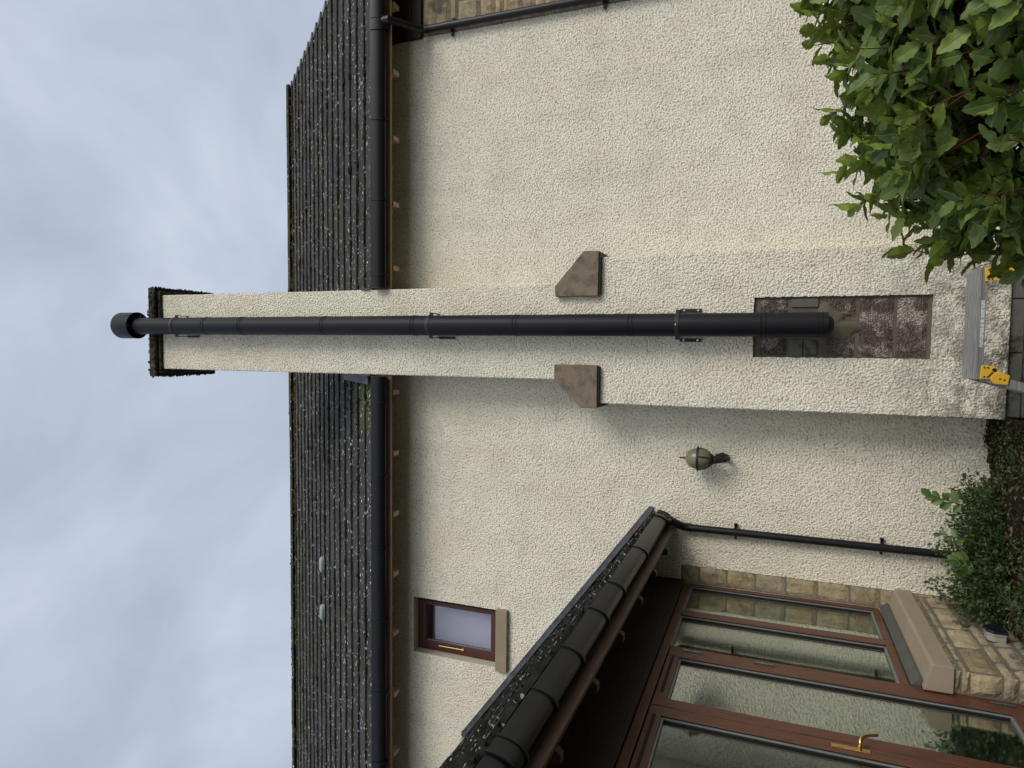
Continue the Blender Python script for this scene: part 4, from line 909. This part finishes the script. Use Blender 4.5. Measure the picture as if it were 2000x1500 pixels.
for s_, xh in ((-1, PX0+0.02), (1, PX1-0.02)):
    top = Vector((xh, 0, PZ-0.06)); bot = Vector((xh+s_*0.17, 0, -1.9))
    for y, yb in ((PYF+0.005, PYF-0.03), (PYB-0.05, PYB+0.0)):
        mb = MB(); d = Vector((bot.x-top.x, yb-y, bot.z-top.z)); mb.obox((top.x-0.03, y, top.z+0.02), (0.06, 0, 0), (0, 0.045, 0), d+Vector((0, 0, 0.0))*1)
        lg = mb.build('leg', M_alu, ld, bevel=0.003)
        mb = MB(); mb.obox((bot.x-0.034, yb-0.004, -1.9), (0.068, 0, 0), (0, 0.053, 0), (0, 0, 0.05)); mb.build('foot', M_blk, lg, bevel=0.004)
    mb = MB(); mb.tube([(top.x+s_*0.07, PYF+0.03, -1.58), (top.x+s_*0.07, PYB-0.03, -1.58)], 0.014, 12); mb.build('rung', M_alu, ld)
    mb = MB(); sx = s_
    P1 = [(xh-sx*0.075, PZ-0.028), (xh-sx*0.07, PZ-0.10), (xh-sx*0.045, PZ-0.125), (xh-sx*0.02, PZ-0.115), (xh+sx*0.015, PZ-0.075), (xh+sx*0.015, PZ-0.022)]
    mb.prism([(x, PYF-0.014, z) for x, z in P1], (0, 0.009, 0)); hp = mb.build('hinge_plate', M_yel, ld, bevel=0.003)
    mb = MB(); P2 = [(xh-sx*0.012, PZ-0.085), (xh-sx*0.035, PZ-0.13), (xh-sx*0.012, PZ-0.185), (xh+sx*0.05, PZ-0.175), (xh+sx*0.045, PZ-0.10), (xh+sx*0.02, PZ-0.078)]
    mb.prism([(x, PYF-0.020, z) for x, z in P2], (0, 0.007, 0)); mb.build('hinge_plate', M_yel, ld, bevel=0.003)
    mb = MB()
    mb.tube([(xh-sx*0.045, PYF-0.016, PZ-0.10), (xh-sx*0.045, PYF-0.0135, PZ-0.10)], 0.013, 14); mb.tube([(xh-sx*0.005, PYF-0.0165, PZ-0.07), (xh-sx*0.03, PYF-0.0165, PZ-0.09)], 0.005, 8)
    mb.build('pivot', M_blk, hp)
    for a, c_, yy in ((-0.06, -0.045, -0.014), (-0.06, -0.065, -0.014), (0.0, -0.045, -0.014), (0.0, -0.065, -0.014), (0.012, -0.13, -0.020), (0.018, -0.155, -0.020)):
        mb = MB(); mb.tube([(xh+sx*a, PYF+yy-0.003, PZ+c_), (xh+sx*a, PYF+yy, PZ+c_)], 0.006, 10); mb.build('rivet', M_hinge, hp)

# ---------------------------------------------------------------- foliage
def leaf_template(n=8, w=0.5, serr=0.06, fold=0.18, droop=0.25, tipp=1.0, fat=0.85):
    P = []; A = []
    for i in range(n+1):
        t = i/n; hw = w*0.5*(math.sin(PI*min(1, t**fat)))**tipp if 0 < t < 1 else 0.004
        if 0 < i < n: hw *= 1+(serr if i % 2 else -serr)
        z = -droop*t*t+serr*0.25*math.sin(t*9)
        P += [(-hw, t, z+fold*hw*2), (-hw*0.45, t, z+fold*hw*0.7), (0, t, z), (hw*0.45, t, z+fold*hw*0.7), (hw, t, z+fold*hw*2+serr*0.5*math.sin(t*13))]; A += [1, .45, 0, .45, 1]
    F = []
    for i in range(n):
        for j in range(4): a = i*5+j; F.append((a, a+1, a+6, a+5))
    return np.array(P), np.array(F), np.array(A)
def leaves_object(name, pos, dirs, norms, size, tint, tpl, mat, parent=None):
    T, F, A = tpl; n = len(pos)
    y = dirs/np.linalg.norm(dirs, axis=1)[:, None]; x_ = np.cross(y, norms); x_ /= np.linalg.norm(x_, axis=1)[:, None]+1e-9; z = np.cross(x_, y)
    V = pos[:, None, :]+(T[None, :, 0, None]*x_[:, None, :]+T[None, :, 1, None]*y[:, None, :]+T[None, :, 2, None]*z[:, None, :])*size[:, None, None]
    FF = (F[None]+(np.arange(n)*len(T))[:, None, None]).reshape(-1, 4)
    me = bpy.data.meshes.new(name); me.vertices.add(n*len(T)); me.vertices.foreach_set('co', V.reshape(-1).astype(np.float32))
    me.loops.add(FF.size); me.loops.foreach_set('vertex_index', FF.reshape(-1).astype(np.int32)); me.polygons.add(len(FF))
    me.polygons.foreach_set('loop_start', np.arange(0, FF.size, 4, dtype=np.int32)); me.polygons.foreach_set('loop_total', np.full(len(FF), 4, dtype=np.int32)); me.update()
    col = np.zeros((n, len(T), 4), np.float32); col[:, :, 0] = tint[:, None]; col[:, :, 1] = A[None]; col[:, :, 3] = 1
    a = me.color_attributes.new('tint', 'FLOAT_COLOR', 'POINT'); a.data.foreach_set('color', col.reshape(-1))
    me.polygons.foreach_set('use_smooth', [True]*len(me.polygons))
    o = bpy.data.objects.new(name, me); C.objects.link(o); me.materials.append(mat)
    if parent: link_to(o, parent)
    return o
def unit(v): return v/(np.linalg.norm(v, axis=-1, keepdims=True)+1e-9)

# big evergreen bush, near right
bc = np.array([1.45, -4.24, -1.13]); br = np.array([1.32, 0.78, 1.07]); be = 2.6
bush = thing('laurel_bush', 'large leafy evergreen bush with serrated leaves in the near corner', 'bush', (1.45, -4.24, -1.9))
d = unit(RNG.normal(size=(8200, 3))); nrm = (np.abs(d)**be).sum(1)**(1/be)
surf = d/nrm[:, None]
depth = 1-0.40*RNG.random(len(d))**1.3
lump = 1+0.05*np.sin(d[:, 0]*7+1)*np.cos(d[:, 2]*8)+0.03*np.sin(d[:, 1]*13)
tips = bc+surf*br*(depth*lump)[:, None]
keep = (tips[:, 2] > -1.5)&((d[:, 1] < 0.35)|(d[:, 2] > 0.5))&(tips[:, 0] < 2.35); tips, d, depth = tips[keep], d[keep], depth[keep]
LP = []; LD = []; LN = []; LS = []; LT = []; tw = MB()
for p, dd, dep in zip(tips, d, depth):
    ax = unit(dd*0.8+np.array([0, 0, 0.75])+RNG.normal(0, 0.35, 3)); ln_ = RNG.uniform(0.07, 0.16)
    base = p-ax*ln_
    side = unit(np.cross(ax, RNG.normal(size=3))); s2 = np.cross(ax, side)
    if dep > 0.7: tw.tube([base-ax*0.08-dd*0.05, base, p], [0.0028, 0.0023, 0.0015], 5, False)
    nl = RNG.integers(6, 10); ph = RNG.uniform(0, 6.28); fresh = RNG.random()
    for i in range(nl):
        t = i/(nl-1); a = ph+i*2.4; r_ = side*math.cos(a)+s2*math.sin(a)
        q = base+ax*ln_*t
        el = 0.35+0.75*t
        dr = unit(r_*(1.15-0.55*t)+ax*el+RNG.normal(0, 0.12, 3)+np.array([0, 0, -0.05]))
        nn = unit(ax*1.0-r_*0.5+RNG.normal(0, 0.2, 3))
        LP.append(q); LD.append(dr); LN.append(nn); LS.append(RNG.uniform(0.052, 0.088)*(0.85 if t > 0.85 else 1)); LT.append(np.clip(0.16+0.5*fresh*RNG.random()+0.25*t*fresh+RNG.normal(0, 0.1), 0, 1))
LP, LD, LN, LS, LT = map(np.array, (LP, LD, LN, LS, LT))
half = RNG.random(len(LP)) < 0.5
fo = leaves_object('foliage', LP[half], LD[half], LN[half], LS[half], LT[half], leaf_template(10, 0.58, 0.11, 0.16, 0.14, 0.8), M_leaf, bush)
fo2 = leaves_object('foliage', LP[~half], LD[~half], LN[~half], LS[~half], LT[~half], leaf_template(10, 0.62, 0.10, 0.10, 0.30, 0.75), M_leaf, bush)
tw.build('twigs', M_twig, bush, smooth=True)
br_ = MB()
for i in range(9):
    t = bc+(tips[RNG.integers(len(tips))]-bc)*0.75; b0 = bc+np.array([RNG.uniform(-.3, .3), RNG.uniform(-.2, .2), 0]); b0[2] = -1.9
    mid = b0*0.45+t*0.55+RNG.normal(0, 0.06, 3); mid[2] -= 0.08
    br_.tube([b0, mid, t-(t-mid)*0.15], [0.014, 0.007, 0.003], 7, False)
br_.build('branches', M_twig, bush, smooth=True)

# small shrub and sprigs in the bed
def hump(xc, yc, zc, rx, ry, rz, n, smin, smax, seed):
    r = np.random.default_rng(seed); q = unit(r.normal(size=(n, 3))); q[:, 2] = np.abs(q[:, 2])
    rad = r.random(n)**0.35
    bump_ = 1+0.30*np.sin(q[:, 0]*6+seed)*np.cos(q[:, 1]*5)+0.18*np.sin(q[:, 0]*17+q[:, 2]*13+seed)+0.35*(r.random(n) < 0.03)
    P_ = np.array([xc, yc, zc])+q*np.array([rx, ry, rz])*(rad*bump_)[:, None]
    return P_, unit(q+r.normal(0, 0.6, (n, 3))+np.array([0, 0, .3])), unit(q*0.5+r.normal(0, 0.5, (n, 3))+np.array([0, 0, .6])), r.uniform(smin, smax, n), np.clip(r.normal(0.4, 0.25, n), 0, 1)
hs = [(-1.86, -0.42, -1.70, 0.33, 0.33, 0.36, 3200), (-1.55, -0.30, -1.72, 0.34, 0.26, 0.34, 3000), (-1.85, -0.85, -1.80, 0.20, 0.30, 0.16, 1300), (-1.2, -0.30, -1.72, 0.26, 0.24, 0.30, 1800)]
sh = thing('shrub', 'low dark green small leaved shrub spreading along the wall foot', 'shrub', (-1.6, -0.4, -1.7))
parts = [hump(*h[:6], h[6], 0.016, 0.042, 20+i) for i, h in enumerate(hs)]
cat = [np.concatenate([p[i] for p in parts]) for i in range(5)]
kk = (cat[0][:, 1] < -0.02)&(cat[0][:, 0] > -2.07)&(np.linalg.norm(cat[0]-np.array([-1.98, -0.86, -1.53]), axis=1) > 0.19); cat = [c_[kk] for c_ in cat]
leaves_object('foliage', *cat, leaf_template(4, 0.62, 0.0, 0.2, 0.1), M_leaf2, sh)
tb = MB()
for _ in range(90):
    h = random.choice(hs); a = random.uniform(0, 2*PI); 
    p0 = Vector((h[0]+random.uniform(-.1, .1), h[1]+random.uniform(-.08, .08), -1.74)); p1 = Vector((h[0]+math.cos(a)*h[3]*0.9, min(-0.02, h[1]+math.sin(a)*h[4]*0.9), -1.72+random.uniform(0.1, 1.05)*h[5]))
    tb.tube([p0, (p0+p1)/2+Vector((0, 0, 0.05)), p1], [0.004, 0.003, 0.0015], 5, False)
tb.build('stems', M_bark, sh)
# scattered ground cover and leaf litter on the soil
def scatter(n, x0, x1, y0, y1, z0, z1, smin, smax, seed, flat=0.8):
    r = np.random.default_rng(seed); P_ = np.stack([r.uniform(x0, x1, n), r.uniform(y0, y1, n), np.zeros(n)], 1); P_[:, 2] = -1.70+0.04*(P_[:, 1]+.5)+0.025*np.sin(P_[:, 0]*7+P_[:, 1]*5)+r.uniform(z0, z1, n)
    return P_, unit(r.normal(0, 1, (n, 3))*np.array([1, 1, 0.35])+np.array([0, 0, 0.1])), unit(r.normal(0, 0.4, (n, 3))+np.array([0, 0, flat])), r.uniform(smin, smax, n), r.random(n)
gc = scatter(3800, -2.05, -0.53, -1.3, -0.03, 0.0, 0.06, 0.014, 0.034, 40); dn = np.sin(gc[0][:, 0]*9+2)+np.sin(gc[0][:, 1]*11)+np.random.default_rng(3).normal(0, .7, 3800) > 0.0
gcv = leaves_object('ground_cover', *[q[dn] for q in gc], leaf_template(4, 0.65, 0.0, 0.2, 0.1), M_leaf2); struct(gcv, 'stuff'); tag(gcv, 'tiny creeping green leaves over the dark soil by the wall', 'ground cover')
lit = scatter(300, -2.05, -0.53, -1.4, -0.05, 0.0, 0.04, 0.02, 0.055, 41)
lt = leaves_object('leaf_litter', *lit, leaf_template(4, 0.6, 0.05, 0.5, 0.4), M_litter); struct(lt, 'stuff'); tag(lt, 'dead brown leaves and dry stalks lying on the soil', 'leaf litter')
# broad leaved sprigs
def sprig(label, base, tip, nl, size, seed, grp='broad leaved sprigs in the bed'):
    r = np.random.default_rng(seed); b0 = np.array(base, float); b1 = np.array(tip, float); th_ = thing('broadleaf_plant', label, 'plant', tuple(base), grp)
    mid = (b0+b1)/2+np.array([0.02, -0.02, 0.01]); mb = MB(); mb.tube([b0, mid, b1], [0.005, 0.004, 0.003], 7, False); mb.build('stem', M_leaf3 if False else M_bark, th_, smooth=True)
    ax = unit(b1-mid); P_ = []; D_ = []; N_ = []; S_ = []
    side = np.array([1.0, 0, 0]); side = unit(side-ax*side.dot(ax)); s2 = np.cross(ax, side)
    for i in range(nl):
        t = i/(nl-1); q = mid+(b1-mid)*(0.15+0.85*t); sg = 1 if i % 2 else -1
        rr = unit(side*sg*(1-0.6*t)+s2*r.normal(0, 0.25)+ax*(0.5+1.0*t)); P_.append(q); D_.append(rr); N_.append(unit(np.array([0.1, -0.9, 0.35])+r.normal(0, 0.25, 3))); S_.append(size*r.uniform(0.8, 1.1))
    leaves_object('leaves', np.array(P_), np.array(D_), np.array(N_), np.array(S_), r.uniform(0.35, 0.9, nl), leaf_template(8, 0.62, 0.0, 0.12, 0.2, 0.8, 1.35), M_leaf3, th_)
sprig('upright sprig of rounded green leaves standing tallest against the render', (-1.28, -0.5, -1.66), (-1.12, -0.55, -1.19), 8, 0.095, 5)
sprig('pair of broad green leaves rising between the tall sprig and the drainpipe', (-1.50, -0.5, -1.62), (-1.42, -0.52, -1.27), 5, 0.075, 6)
sprig('broad leaf rosette directly in front of the foot of the thin drainpipe', (-1.66, -0.42, -1.62), (-1.63, -0.46, -1.40), 7, 0.10, 8)
# dry vine on the breast
for i, (lab, pts) in enumerate([('thin dark dry vine creeping up the foot of the chimney', [(0.83, -0.43, -1.9), (0.78, -0.412, -1.62), (0.68, -0.41, -1.55), (0.50, -0.41, -1.50), (0.30, -0.408, -1.47), (0.12, -0.41, -1.475)])]):
    mb = MB(); mb.tube(pts, [0.005, 0.004, 0.0035, 0.003, 0.002, 0.001], 6, False)
    for _ in range(16):
        a = Vector(random.choice(pts[1:4])); e1 = a+Vector((random.uniform(-.16, .16), 0, random.uniform(-.05, .22))); mb.tube([a, (a+e1)/2+Vector((0.01, -0.004, 0.015)), e1], [0.002, 0.0015, 0.0008], 5, False)
    tag(mb.build('vine', M_vine), lab, 'vine')
